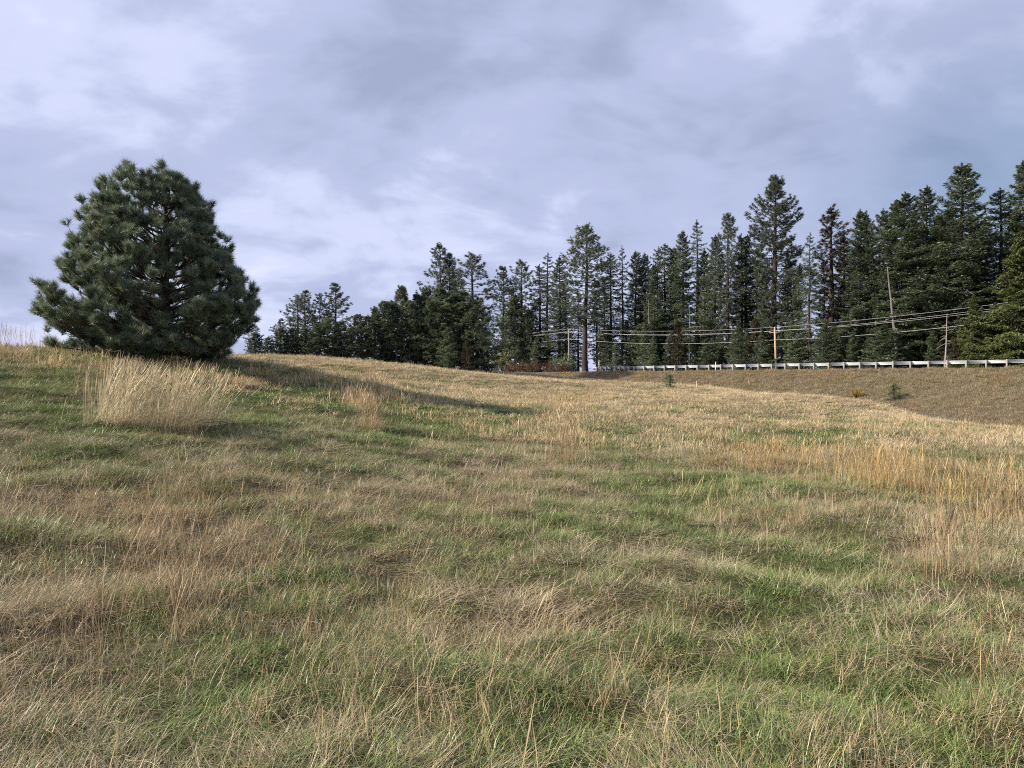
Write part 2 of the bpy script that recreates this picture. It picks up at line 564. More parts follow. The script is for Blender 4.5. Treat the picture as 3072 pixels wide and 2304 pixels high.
def field_z(X, Y):
    X = np.asarray(X, float)
    Y = np.asarray(Y, float)
    sh = X.shape
    X, Y = X.ravel(), Y.ravel()
    out = np.empty(len(X))
    for i in range(0, len(X), 40000):
        x, y = X[i:i + 40000], Y[i:i + 40000]
        r2 = (x[:, None] - _pts[None, :, 0]) ** 2 + (y[:, None] - _pts[None, :, 1]) ** 2
        out[i:i + 40000] = _tps(r2) @ _w[:_n] + _w[_n] + _w[_n + 1] * x + _w[_n + 2] * y
    dist = np.hypot(X, Y - 50)
    out = np.clip(out, -6, 6)
    w = smooth(95, 170, dist)
    out = out * (1 - w) + (-3.0) * w
    return out.reshape(sh)


_z00 = None


def ground_z(X, Y, bumps=True):
    X = np.asarray(X, float)
    Y = np.asarray(Y, float)
    f = field_z(X, Y)
    d, s = road_d(X, Y), road_s(X, Y)
    rz = road_z(np.clip(s, -250, 150))
    slope = rz - 0.10 + 0.46 * np.minimum(d + 0.6, 0) 
    k = 1.2
    hmix = np.clip(0.5 + 0.5 * (f - slope) / k, 0, 1)
    near = slope * (1 - hmix) + f * hmix + k * hmix * (1 - hmix) * 0.5
    far = rz - 0.10 - np.clip((d - 9.5) * 0.28, 0, 1.9)
    wf = smooth(60, 160, d)
    far = far * (1 - wf) + (-4.0) * wf
    w = smooth(-1.5, 0.0, d)
    z = near * (1 - w) + far * w
    if bumps:
        fade = 1 - smooth(-3, -1, d) * (1 - smooth(12, 20, d))
        b = (fbm(X / 1.3, Y / 1.3, 5, 3) - 0.5) * 0.20 + (fbm(X / 0.45, Y / 0.45, 9, 2) - 0.5) * 0.19 + (fbm(X / 6, Y / 6, 3, 2) - 0.5) * 0.16
        nearcam = 1 - np.exp(-(X ** 2 + Y ** 2) / 2.0)
        z = z + b * fade * nearcam
    return z


def gz(x, y):
    return float(ground_z(np.array([x]), np.array([y]))[0])


def hit(px, py, y0=2.0, y1=140.0):
    """ground point under a photo pixel"""
    Ys = np.concatenate([np.arange(y0, 40, 0.1), np.arange(40, y1, 0.4)])
    X = (px - CX) / F * Ys
    zr = EYE + (CY - py) / F * Ys
    zg = ground_z(X, Ys)
    i = np.argmax(zg >= zr)
    if zg[i] < zr[i]:
        i = len(Ys) - 1
    return X[i], Ys[i], zg[i]


# colour / cover patches: (px, py, rx, ry, field, amount) around the ground seen at that photo pixel
PATCH = [
    # green
    (120, 1200, 200, 50, 'green', 0.8), (300, 1400, 260, 70, 'green', 0.45), (120, 1330, 160, 60, 'green', 0.3), (850, 1185, 160, 22, 'green', 0.9),
    (1000, 1215, 160, 25, 'green', 0.6), (1330, 1260, 190, 38, 'green', 0.9), (1500, 1310, 170, 40, 'green', 0.6), (1700, 1350, 150, 40, 'green', 0.35), (1090, 1340, 90, 40, 'green', 0.4),
    (2200, 1470, 190, 45, 'green', 0.75), (1950, 1560, 130, 50, 'green', 0.65), (2320, 1740, 230, 70, 'green', 0.75), (2080, 1640, 120, 50, 'green', 0.3),
    (150, 2080, 300, 160, 'green', 0.35), (700, 2100, 300, 140, 'green', 0.3), (870, 1112, 140, 9, 'green', 0.9), (1290, 1145, 130, 9, 'green', 0.8),
    (1560, 2180, 250, 120, 'green', 0.25), (2050, 1225, 150, 16, 'green', 0.35), (2750, 1600, 60, 50, 'green', 0.3), (2980, 1590, 60, 40, 'green', 0.3), (2560, 1240, 120, 14, 'green', 0.2),
    (230, 1080, 160, 10, 'green', 0.35), (1800, 1280, 120, 25, 'green', 0.25), (1300, 1700, 160, 60, 'green', 0.2), (2350, 1194, 330, 15, 'green', -0.7), (2850, 1250, 260, 24, 'green', -0.7), (300, 1290, 330, 60, 'green', 0.35), (2600, 1560, 200, 60, 'green', 0.25),
    # brown / less green
    (1120, 1470, 260, 80, 'green', -0.4), (1500, 1460, 200, 60, 'green', -0.25), (480, 1620, 260, 110, 'green', -0.3), (1250, 1900, 300, 120, 'green', -0.15), (2700, 1900, 300, 160, 'green', -0.15),
    (2800, 1600, 200, 120, 'green', -0.35), (2350, 1580, 120, 40, 'green', -0.3), (40, 1240, 140, 25, 'green', -0.3), (700, 1340, 200, 40, 'green', -0.2), (550, 1420, 200, 30, 'green', -0.2),
    # pale bleached swathes
    (1100, 1098, 300, 10, 'pale', 0.5), (1480, 1135, 120, 9, 'pale', 0.8), (1750, 1178, 220, 12, 'pale', 0.7), (2350, 1194, 330, 15, 'pale', 1.6), (2850, 1250, 260, 24, 'pale', 1.6), (2100, 1172, 300, 9, 'pale', 1.0),
    (3000, 1310, 120, 25, 'pale', 0.6), (2000, 1275, 110, 18, 'pale', 0.5), (820, 1100, 160, 8, 'pale', 0.5), (2080, 1690, 170, 40, 'pale', 0.8), (2900, 1640, 140, 60, 'pale', 0.5),
    (2600, 1330, 250, 20, 'pale', 0.3), (300, 1320, 220, 25, 'pale', 0.6), (1230, 1360, 120, 22, 'pale', 0.4), (1280, 1450, 120, 30, 'pale', 0.3), (2100, 1830, 300, 50, 'pale', 0.2),
    (2550, 1900, 320, 100, 'pale', 0.3), (1980, 1255, 60, 10, 'pale', 0.6),
    # warm tan / rust
    (900, 1140, 260, 18, 'warm', 0.7), (480, 1600, 220, 130, 'warm', 0.55), (700, 1520, 160, 60, 'warm', 0.5), (60, 1100, 120, 50, 'warm', 0.6), (1700, 1200, 80, 14, 'warm', 0.7), (1450, 1520, 300, 40, 'warm', 0.35),
    (1540, 1112, 120, 8, 'warm', 0.9), (1250, 1660, 260, 60, 'warm', 0.4), (2150, 1840, 160, 60, 'warm', 0.4), (2980, 1900, 120, 240, 'warm', 0.5), (2640, 1400, 320, 40, 'warm', 0.6), (2350, 1720, 60, 40, 'warm', 0.4),
    (600, 1080, 260, 25, 'warm', 0.4), (1000, 1700, 200, 90, 'warm', 0.35), (2250, 1350, 240, 30, 'warm', 0.5),
    # standing stems
    (480, 1600, 200, 130, 'tall', 0.45), (900, 1145, 280, 16, 'tall', 0.5), (1100, 1200, 70, 45, 'tall', 1.0), (1690, 1300, 60, 60, 'tall', 0.9), (2300, 1375, 230, 25, 'tall', 0.7), (2650, 1430, 220, 30, 'tall', 0.6),
    (2850, 1420, 120, 25, 'tall', 0.2), (3040, 1480, 70, 90, 'tall', 1.0), (600, 1130, 330, 40, 'tall', 0.3), (150, 1080, 160, 45, 'tall', 0.2), (2350, 1570, 120, 40, 'tall', 0.35), (2960, 1850, 120, 180, 'tall', 0.4),
    (2250, 1950, 80, 120, 'tall', 0.3), (2850, 1640, 60, 60, 'tall', 0.6), (1300, 1490, 160, 40, 'tall', 0.3), (1000, 1500, 200, 60, 'tall', 0.25), (1750, 1190, 200, 14, 'tall', 0.1),
    (1560, 1370, 260, 50, 'tall', 0.35),
]


def fields(X, Y, Z):
    Yc = np.maximum(Y, 0.8)
    px = CX + F * X / Yc
    py = CY - F * (Z - EYE) / Yc
    far = smooth(14, 45, Y)
    big = fbm(X / 2.6, Y / 2.6, 21, 3)
    mid = fbm(X / 0.8, Y / 0.8, 31, 2)
    streak = fbm(X / 9.0 + Y / 40.0, Y / 3.0 + X / 14.0, 121, 3) - 0.5
    out = {
        'green': 0.50 + (big - 0.5) * 1.5 + (mid - 0.5) * 0.9 - 0.42 * far + streak * 1.5 * far,
        'pale': 0.20 + 0.28 * far - streak * 1.2 * far + (fbm(X / 1.9 + 40, Y / 1.9, 41, 3) - 0.5) * 1.3,
        'warm': 0.25 - 0.10 * far + (fbm(X / 2.3 - 40, Y / 2.3, 51, 3) - 0.5) * 1.2,
        'tall': 0.02 + 0.02 * far + np.maximum(fbm(X / 3.1, Y / 3.1 + 60, 61, 3) - 0.55, 0) * 1.2,
    }
    for (qx, qy, rx, ry, fl, amt) in PATCH:
        g = np.exp(-((px - qx) / rx) ** 2 - ((py - qy) / ry) ** 2)
        out[fl] = out[fl] + amt * g
    # road bank: grey-brown rough grass
    d = road_d(X, Y)
    bank = smooth(-16, -9, d)
    out['green'] = out['green'] * (1 - 0.7 * bank) + 0.40 * bank
    out['pale'] = out['pale'] * (1 - bank) + 0.05 * bank
    out['tall'] = out['tall'] * (1 - bank) + 0.30 * bank
    out['warm'] = out['warm'] * (1 - bank) + bank * (0.16 + (big - 0.5) * 2.0)
    return {k: np.clip(v, 0, 1) for k, v in out.items()}


def build_ground():
    def axis(lo, hi):
        def side(lim):
            v, x = [0.0], 0.0
            while x < min(lim, 150):
                x += 0.16 + 0.0085 * x
                v.append(x)
            st = 1.5
            while x < lim:
                st *= 1.35
                x += st
                v.append(x)
            return v
        a, b = side(-lo), side(hi)
        return np.array([-q for q in a[:0:-1]] + b)
    xs, ys = axis(-4000, 4000), axis(-4000, 6000)
    X, Y = np.meshgrid(xs, ys)
    Z = ground_z(X, Y)
    V = np.stack([X.ravel(), Y.ravel(), Z.ravel()], 1)
    nx, ny = len(xs), len(ys)
    i = np.arange(ny - 1)[:, None] * nx + np.arange(nx - 1)[None, :]
    Q = np.stack([i, i + 1, i + nx + 1, i + nx], -1).reshape(-1, 4)
    fl = fields(V[:, 0], V[:, 1], V[:, 2])
    me = mesh_np('ground', V, Q, M['ground'], {'green': fl['green']}, True)
    o = link('ground', me)
    tag(o, 'rolling grassy field with a rough bank rising to the road', 'ground', kind='structure')


build_ground()


def build_road():
    ss = np.linspace(-130, 120, 126)
    def strip(name, d0, d1, dz, mat, label, cat):
        V = []
        for s in ss:
            for d in (d0, d1):
                x, y = road_xy(s, d)
                V.append((x, y, road_z(s) + dz))
        V = np.array(V)
        i = np.arange(len(ss) - 1) * 2
        Q = np.stack([i, i + 1, i + 3, i + 2], -1)
        o = link(name, mesh_np(name, V, Q, mat))
        tag(o, label, cat, kind='structure')
    strip('road', 0.7, 9.2, -0.03, M['asphalt'], 'grey asphalt road on top of the grass bank', 'road')
    strip('road_edge_line', 1.0, 1.15, -0.026, M['paint'], 'white painted edge line along the asphalt road', 'marking')
    strip('road_edge_line', 8.6, 8.75, -0.026, M['paint'], 'white painted edge line on the forest side of the road', 'marking')


build_road()


# ------------------------------------------------------------------ guardrail
def build_guardrail():
    s0 = -71.6
    root = link('guardrail', None, None, (*road_xy(s0), road_z(s0)))
    tag(root, 'long galvanised steel guardrail on posts along the top of the road bank', 'guardrail')
    bx, by, bz = root.location
    t = np.array([S2, -S2, 0])
    n = np.array([S2, S2, 0])      # towards the road
    up = np.array([0, 0, 1.0])
    sl_ = np.array([S2, -S2, -0.004])
    posts = [s0 + 0.952 * i for i in range(9)]
    while posts[-1] < 22:
        posts.append(posts[-1] + 1.905)
    # shared post mesh
    def post_mesh(h, dz):
        b = MB()
        b.box((0, 0, h / 2 - 0.4), (0.16, 0.20, h + 0.8), t, n)
        b.box((0, 0, h + 0.012), (0.14, 0.18, 0.03), t, n)
        return b.mesh('guardrail_post', M['post_wood'])
    pms = [post_mesh(0.80 + e, 0) for e in (0, 0.03, -0.02)]
    bm = MB()
    bm.box((0, 0, 0), (0.15, 0.20, 0.36), t, n)
    bm.box((0, -0.0, 0.19), (0.10, 0.14, 0.02), t, n)
    bme = bm.mesh('blockout', M['post_wood'])
    for i, s in enumerate(posts):
        x, y = road_xy(s)
        p = link('post', pms[i % 3], root, (x - bx, y - by, road_z(s) - 0.06 - bz))
        p.rotation_euler = (rng.normal(0, 0.012), rng.normal(0, 0.012), 0)
        q = link('blockout', bme, p, (0.203 * S2, 0.203 * S2, 0.60))
    # w-beam profile (offset towards road, height)
    prof = np.array([(0.045, 0.172), (0.0, 0.160), (0.0, 0.118), (0.083, 0.082), (0.083, 0.048), (0.0, 0.012), (0.0, -0.012), (0.083, -0.048), (0.083, -0.082), (0.0, -0.118), (0.0, -0.160), (0.045, -0.172)])
    prof = prof[:, :] * np.array([1, 1.08])
    th = 0.012
    def beam(length):
        V = []
        for e in (0, length):
            for (a, h) in prof:
                V.append(sl_ * e + n * a + up * h)
            for (a, h) in prof[::-1]:
                V.append(sl_ * e + n * (a + th) + up * h)
        k = 2 * len(prof)
        Q = [(j, (j + 1) % k, k + (j + 1) % k, k + j) for j in range(k)]
        T = []
        m_ = len(prof)
        for j in range(m_ - 1):
            for b_, fl in ((0, False), (k, True)):
                a1, a2, b1, b2 = b_ + j, b_ + j + 1, b_ + 2 * m_ - 1 - j, b_ + 2 * m_ - 2 - j
                Q.append((a1, a2, b2, b1) if not fl else (b1, b2, a2, a1))
        b = MB()
        b.add(np.array(V), Q)
        return b.mesh('rail_section', M['galv'])
    bL = beam(3.81 + 0.10)
    s = s0
    i = 0
    while s < 20:
        x, y = road_xy(s, 0.315 + 0.014 * (i % 2))
        link('rail_section', bL, root, (x - bx, y - by, road_z(s) + 0.55 - bz))
        s += 3.81
        i += 1
    # end terminal head
    b = MB()
    b.box((0, 0, 0), (0.9, 0.22, 0.40), t, n)
    b.box(t * -0.55, (0.22, 0.34, 0.52), t, n)
    b.box(t * -0.70, (0.08, 0.40, 0.56), t, n)
    x, y = road_xy(s0 - 0.15, 0.33)
    link('end_terminal', b.mesh('end_terminal', M['galv']), root, (x - bx, y - by, road_z(s0) + 0.55 - bz))


build_guardrail()


def delineator(px, top_py, d, label):
    u = (px - CX) / F
    Y = (P0 + d) / (S2 * (1 + u))
    X = u * Y
    z0 = gz(X, Y)
    H = EYE + (CY - top_py) / F * Y - z0
    root = link('delineator_post', None, None, (X, Y, z0))
    tag(root, label, 'marker post')
    b = MB()
    b.box((0, 0, H / 2 - 0.15), (0.10, 0.035, H + 0.3), (S2, -S2, 0), (S2, S2, 0))
    b.tube([(0, 0, H - 0.01), (0, 0, H + 0.04)], [0.05, 0.02], 8, True)
    link('post', b.mesh('delineator', M['white_plastic']), root)
    b = MB()
    b.box((-0.022, -0.022, H - 0.14), (0.07, 0.012, 0.14), (S2, -S2, 0), (S2, S2, 0))
    link('reflector', b.mesh('reflector', M['reflector']), root)


delineator(1797, 1082, -0.5, 'slim white marker post at the end terminal of the guardrail')
delineator(2147, 1086, -0.45, 'slim white marker post standing above the middle of the guardrail')


# ------------------------------------------------------------------ utility line
def build_line():
    t = np.array([S2, -S2, 0])
    n = np.array([S2, S2, 0])
    poles = []
    for (px, zt, label) in ((None, 13.2, None), (1706, 12.55, 'grey-brown leaning utility pole among the trunks left of the big bare-trunked pine'),
                            (2324, 10.35, 'tan wooden utility pole with short crossarm behind the guardrail'), ('R', 12.9, None)):
        if px is None:
            x, y = -18.7, 168.0
        elif px == 'R':
            x, y = 71.9, 78.0
        else:
            u = (px - CX) / F
            y = (P0 + 14) / (S2 * (1 + u))
            x = u * y
        z0 = gz(x, y)
        poles.append((np.array([x, y, zt])))
        root = link('utility_pole', None, None, (x, y, z0))
        if label is None:
            label = 'wooden utility pole carrying the wires far behind the pine row' if px is None else 'wooden utility pole carrying the wires past the olive cedars'
        tag(root, label, 'utility pole')
        H = zt - z0
        lean = 0.30 if px == 2324 else 0.15
        b = MB()
        b.tube([(lean, 0, -0.6), (lean * 0.5, 0, H * 0.5), (0, 0, H + 0.1)], [0.19, 0.165, 0.13], 10, True)
        link('pole', b.mesh('pole', M['pole_wood'] if px != 1706 else M['bark_grey'], True), root)
        b = MB()
        b.box((0, 0, H - 0.55), (0.10, 1.7, 0.12), n, t)
        link('crossarm', b.mesh('crossarm', M['bark_grey']), root)
        for k in (-0.75, 0.75):
            b = MB()
            c = t * k + np.array([0, 0, H - 0.50])
            b.tube([c, c + [0, 0, 0.10], c + [0, 0, 0.12], c + [0, 0, 0.22]], [0.02, 0.03, 0.07, 0.05], 8, True)
            link('insulator', b.mesh('insulator', M['ceramic'], True), root)
        b = MB()
        b.tube([(0, 0, H + 0.1), (0, 0, H + 0.18), (0, 0, H + 0.28)], [0.03, 0.07, 0.05], 8, True)
        link('insulator', b.mesh('insulator', M['ceramic'], True), root)
    specs = [((0, 0, 0.28), 'topmost bare overhead wire running above the guardrail', 0.014, 0.55),
             (tuple(t * -0.75 + np.array([0, 0, -0.28])), 'overhead wire on the road end of the crossarm, one of a close pair', 0.014, 0.6),
             (tuple(t * 0.75 + np.array([0, 0, -0.28])), 'overhead wire on the far end of the crossarm, one of a close pair', 0.014, 0.75),
             ((-0.1, -0.1, -1.75), 'lowest thick overhead cable running well below the other wires', 0.020, 0.8)]
    for off, label, r, sag in specs:
        P = []
        for a, b_ in zip(poles[:-1], poles[1:]):
            for q in np.linspace(0, 1, 13)[:-1]:
                p = a * (1 - q) + b_ * q + np.array(off)
                p[2] -= sag * 4 * q * (1 - q)
                P.append(p)
        P.append(poles[-1] + np.array(off))
        b = MB()
        b.tube(P, r, 5)
        tag(link('overhead_wire', b.mesh('overhead_wire', M['wire'], True)), label, 'wire')


build_line()



# ------------------------------------------------------------------ foliage generators
def unit(v):
    return v / (np.linalg.norm(v, axis=-1, keepdims=True) + 1e-9)


def needle_tufts(C, A, shoot, length, width, m, phi=(20, 75), R=rng):
    """bursts of narrow needle triangles round shoots: C centres, A shoot directions"""
    n = len(C)
    ref = R.normal(size=(n, 3))
    U = unit(np.cross(A, ref))
    W = np.cross(A, U)
    th = R.uniform(0, 2 * np.pi, (n, m))
    ph = np.radians(R.uniform(phi[0], phi[1], (n, m)))
    lat = np.cos(th)[..., None] * U[:, None] + np.sin(th)[..., None] * W[:, None]
    D = unit(np.cos(ph)[..., None] * A[:, None] + np.sin(ph)[..., None] * lat)
    sh = np.broadcast_to(np.asarray(shoot, float), (n,))
    base = C[:, None] + A[:, None] * (R.uniform(-1, 0.1, (n, m)) * sh[:, None])[..., None]
    ln = np.broadcast_to(np.asarray(length, float), (n,))[:, None] * R.uniform(0.75, 1.1, (n, m))
    side = unit(np.cross(D, R.normal(size=(n, m, 3)))) * (width / 2)
    tip = base + D * ln[..., None]
    V = np.stack([base - side, base + side, tip], 2).reshape(-1, 3)
    T = np.arange(len(V)).reshape(-1, 3)
    rnd = np.repeat(np.clip(R.normal(0.5, 0.2, (n, 1)) + R.normal(0, 0.12, (n, m)), 0, 1).ravel(), 3)
    return V, T, rnd


def sprays(C, D, length, width, R=rng, jit=0.5):
    """flat twig triangles pointing along D"""
    n = len(C)
    D = unit(D + R.normal(0, jit, (n, 3)) * np.array([1, 1, 0.7]))
    S = unit(np.cross(D, R.normal(0, 0.6, (n, 3)) + np.array([0, 0, 1.0])))
    ln = (length * R.uniform(0.6, 1.3, n))[:, None]
    wd = (width * R.uniform(0.7, 1.3, n))[:, None]
    V = np.stack([C - D * ln * 0.35, C + S * wd / 2, C + D * ln * 0.65, C - S * wd / 2], 1).reshape(-1, 3)
    Q = np.arange(len(V)).reshape(-1, 4)
    rnd = np.repeat(np.clip(R.normal(0.45, 0.25, n), 0, 1), 4)
    return V, Q, rnd


def conifer(seed, H, cb, prof, nbr, style, leaf, bark, trunk_r=None, elem=(0.3, 0.1), dens=1.0, up=(-8, 42), droop=0.15, gap=0.0, dead=0, topk=1.0):
    """returns (trunk mesh, crown mesh) of a conifer H metres tall"""
    R = np.random.default_rng(seed)
    tr = trunk_r or H * 0.012
    wob = R.normal(0, 0.06, (7, 2)).cumsum(0) * (H / 25)
    hz = np.linspace(-0.6, H * 0.985, 8)
    P = np.zeros((8, 3))
    P[1:, :2] = wob
    P[:, 2] = hz
    rr = tr * (1 - np.clip(hz / H, 0, 1)) ** 0.85 + 0.02
    rr[0] *= 1.35
    tb = MB()
    tb.tube(P, rr, 9)

    def axis_at(h):
        return np.array([np.interp(h, hz, P[:, 0]), np.interp(h, hz, P[:, 1]), h])
    Cs, Ds, Ss = [], [], []
    for i in range(dead):     # bare dead limbs below the crown
        h = H * R.uniform(0.12, cb + 0.08)
        az = R.uniform(0, 6.283)
        L = R.uniform(0.6, 2.2)
        a = axis_at(h)
        e = np.array([math.cos(az), math.sin(az), R.uniform(-0.35, 0.1)])
        tb.tube([a, a + e * L * 0.5, a + e * L + [0, 0, -0.1 * L]], [0.035, 0.022, 0.008], 4)
    az = R.uniform(0, 6.28)
    lump = R.uniform(0.66, 1.16, 12)
    for i in range(nbr):
        t = ((i + R.uniform(0, 1)) / nbr) ** topk
        if gap and R.uniform() < gap:
            continue
        h = H * (cb + (0.985 - cb) * t)
        az += 2.399 + R.normal(0, 0.35)
        L = prof(t) * R.uniform(0.62, 1.15) * lump[int((az % 6.283) / 6.284 * 6) + (6 if t > 0.5 else 0)]
        el = math.radians(up[0] + (up[1] - up[0]) * t ** 1.3 + R.normal(0, 7))
        a = axis_at(h)
        hd = np.array([math.cos(az), math.sin(az), 0])
        q = np.linspace(0, 1, 6)[:, None]
        lift = (np.tan(el) * q * L - droop * L * np.sin(q * np.pi * 0.8) + (0.16 * L * q ** 3 if style != 'cedar' else -0.1 * L * q ** 2))
        pts = a + hd * L * q * math.cos(el) + np.array([0, 0, 1]) * lift
        tb.tube(pts, np.linspace(0.012 + 0.016 * L, 0.006, 6), 3)
        sd = np.array([-hd[1], hd[0], 0])
        if style == 'pine':
            k = max(4, int((4.5 + 5.6 * L) * dens))
            s = 1 - R.uniform(0, 1, k) ** 1.5 * 0.62
        else:
            k = max(16, int((30 + 74 * L) * dens))
            s = 1 - R.uniform(0, 1, k) ** 1.15 * 0.88
        c = np.stack([np.interp(s, np.linspace(0, 1, 6), pts[:, j]) for j in range(3)], 1)
        w = (0.30 * L * (1.08 - s) + 0.12 * L * (s < 0.97) + 0.08)
        lat = R.uniform(-1, 1, k) * w
        c = c + sd * lat[:, None]
        if style == 'pine':
            c[:, 2] += R.normal(0, 0.10 + 0.04 * L, k) + 0.10 * np.abs(lat)
            d = hd * 0.6 + sd * np.sign(lat)[:, None] * 0.35 + np.array([0, 0, 0.75]) + R.normal(0, 0.25, (k, 3))
        else:
            c[:, 2] += R.normal(0, 0.05 + 0.02 * L, k) - (0.22 if style == 'fir' else 0.45) * np.abs(lat)
            d = hd * 0.9 + sd * np.sign(lat)[:, None] * 0.8 + np.array([0, 0, -0.15 if style == 'fir' else -0.8])
        Cs.append(c)
        Ds.append(d)
        Ss.append(s)
    C, D = np.vstack(Cs), unit(np.vstack(Ds))
    if style == 'pine':
        V, T, rnd = needle_tufts(C, D, elem[0] * 0.55, elem[0] * 0.75, elem[1] * 0.55, 26, (15, 100), R)
    else:
        # leader tip
        kt = 90
        hh = R.uniform(0.93, 1.0, kt)
        ct = np.array([axis_at(H * x) for x in hh]) + R.normal(0, 0.06, (kt, 3)) * (1.02 - hh)[:, None] * 40 * 0.06
        C = np.vstack([C, ct])
        D = np.vstack([D, np.tile([0, 0, 1.0], (kt, 1)) + R.normal(0, 0.4, (kt, 3))])
        V, T, rnd = sprays(C, D, elem[0] * 0.72, elem[1] * 0.55, R)
    return tb.mesh('trunk', bark, True), mesh_np('crown', V, T, leaf, {'rnd': rnd})


def p_pond(rmax, pk=0.35):
    def f(t):
        return rmax * (0.5 + 0.5 * min(1, t / pk)) if t < pk else rmax * max(0.16, (1 - 0.86 * ((t - pk) / (1 - pk)) ** 1.9))
    return f


def p_cone(rmax, pw=0.85, base=0.75):
    def f(t):
        return rmax * max(0.05, (1 - t) ** pw) * (base + (1 - base) * min(1, t / 0.12))
    return f


TPL = {
    'ponderosa': [conifer(101, 28, 0.36, p_pond(4.2, 0.55), 150, 'pine', M['pine'], M['bark_red'], 0.35, (0.42, 0.085), 1.0, (-12, 50), 0.10, 0.05, 6),
                  conifer(102, 28, 0.30, p_pond(2.9, 0.35), 130, 'pine', M['pine'], M['bark_red'], 0.36, (0.42, 0.085), 1.0, (-14, 48), 0.10, 0.08, 8)],
    'giant': [conifer(104, 32, 0.16, p_pond(4.0, 0.55), 190, 'pine', M['pine'], M['bark_red'], 0.48, (0.46, 0.09), 1.15, (-14, 46), 0.10, 0.05, 8)],
    'openpine': [conifer(111, 18, 0.22, p_pond(3.1, 0.30), 100, 'pine', M['pine'], M['bark'], 0.20, (0.36, 0.07), 1.0, (-22, 45), 0.10, 0.12, 5),
                 conifer(112, 18, 0.12, p_pond(3.2, 0.25), 115, 'pine', M['pine'], M['bark'], 0.20, (0.36, 0.07), 1.1, (-18, 45), 0.10, 0.08, 3)],
    'rowpine': [conifer(121, 14, 0.05, p_cone(3.4, 0.42), 130, 'pine', M['pine_green'], M['bark'], 0.18, (0.36, 0.075), 1.5, (-8, 50), 0.06, 0),
                conifer(122, 14, 0.08, p_cone(3.1, 0.42), 120, 'pine', M['pine_green'], M['bark'], 0.17, (0.36, 0.075), 1.5, (-8, 52), 0.06, 0),
                conifer(123, 14, 0.03, p_cone(3.3, 0.40), 125, 'pine', M['pine_green'], M['bark'], 0.17, (0.36, 0.075), 1.5, (-8, 52), 0.06, 0)],
    'fir': [conifer(131, 27, 0.06, p_cone(4.4, 0.52), 150, 'fir', M['fir'], M['bark'], 0.33, (0.46, 0.17), 1.25, (-14, 30), 0.16, 0),
            conifer(132, 27, 0.12, p_cone(4.0, 0.46), 150, 'fir', M['fir'], M['bark'], 0.31, (0.46, 0.17), 1.25, (-12, 34), 0.14, 0, 4),
            conifer(133, 27, 0.22, p_cone(4.3, 0.50), 140, 'fir', M['fir'], M['bark'], 0.33, (0.46, 0.17), 1.25, (-12, 30), 0.14, 0, 6)],
    'slimfir': [conifer(141, 26, 0.18, p_cone(2.9, 0.42), 120, 'fir', M['fir'], M['bark'], 0.24, (0.44, 0.15), 1.0, (-18, 28), 0.16, 0.08, 8),
                conifer(142, 26, 0.35, p_cone(3.0, 0.42), 95, 'fir', M['fir'], M['bark'], 0.23, (0.44, 0.15), 0.95, (-18, 28), 0.16, 0.10, 12)],
    'spruce': [conifer(151, 26, 0.22, p_cone(3.2, 0.55), 75, 'fir', M['fir'], M['bark'], 0.24, (0.44, 0.14), 0.75, (-20, 25), 0.20, 0.05, 10)],
    'youngfir': [conifer(161, 9, 0.02, p_cone(2.6, 0.8), 90, 'fir', M['fir'], M['bark'], 0.12, (0.34, 0.12), 1.1, (-8, 30), 0.12, 0),
                 conifer(162, 9, 0.02, p_cone(2.2, 0.7), 85, 'fir', M['fir'], M['bark'], 0.12, (0.34, 0.12), 1.1, (-8, 30), 0.12, 0)],
    'cedar': [conifer(171, 18, 0.01, p_cone(4.6, 0.75, 0.9), 150, 'cedar', M['cedar'], M['bark'], 0.30, (0.44, 0.15), 1.5, (-4, 40), 0.10, 0)],
    'brownpine': [conifer(181, 27, 0.28, p_pond(2.7, 0.3), 120, 'pine', M['pine_brown'], M['bark_red'], 0.33, (0.40, 0.08), 1.0, (-12, 48), 0.10, 0.05, 8)],
    'brushpine': [conifer(191, 12, 0.05, p_cone(2.4, 0.5), 100, 'pine', M['pine_brown'], M['bark'], 0.16, (0.36, 0.07), 1.2, (-8, 45), 0.08, 0.1)],
    'seedling': [conifer(195, 1.5, 0.05, p_cone(0.5, 0.6), 30, 'pine', M['seedling'], M['bark'], 0.025, (0.17, 0.011), 1.1, (10, 60), 0.0, 0)],
}
TPL_H = {'ponderosa': 28, 'giant': 32, 'openpine': 18, 'rowpine': 14, 'fir': 27, 'slimfir': 26, 'spruce': 26, 'youngfir': 9, 'cedar': 18, 'brownpine': 27, 'brushpine': 12, 'seedling': 1.5}
NAMES = {'ponderosa': 'pine_tree', 'giant': 'pine_tree', 'openpine': 'pine_tree', 'rowpine': 'pine_tree', 'fir': 'fir_tree', 'slimfir': 'fir_tree', 'spruce': 'spruce_tree',
         'youngfir': 'young_fir_tree', 'cedar': 'cedar_tree', 'brownpine': 'pine_tree', 'brushpine': 'pine_tree', 'seedling': 'pine_seedling'}
_cnt = {}


def tree(px, top, kind, Y, wide=1.0, label=None, group=None, var=None, cat='tree', fat=1.4):
    X = (px - CX) / F * Y
    z0 = gz(X, Y)
    H = EYE + (CY - top) / F * Y - z0
    i = _cnt.get(kind, 0) if var is None else var
    _cnt[kind] = i + 1
    tm, cm = TPL[kind][i % len(TPL[kind])]
    k = H / TPL_H[kind]
    root = link(NAMES[kind], None, None, (X, Y, z0 - 0.05))
    root.rotation_euler = (0, 0, rng.uniform(0, 6.283))
    w = k ** 0.75 * wide * fat * rng.uniform(0.95, 1.05)
    root.scale = (w, w, k)
    tag(root, label, cat, group)
    link('trunk', tm, root)
    link('crown', cm, root)
    return root


def behind(px, dd):
    u = (px - CX) / F
    return (P0 + dd) / (S2 * (1 + u))


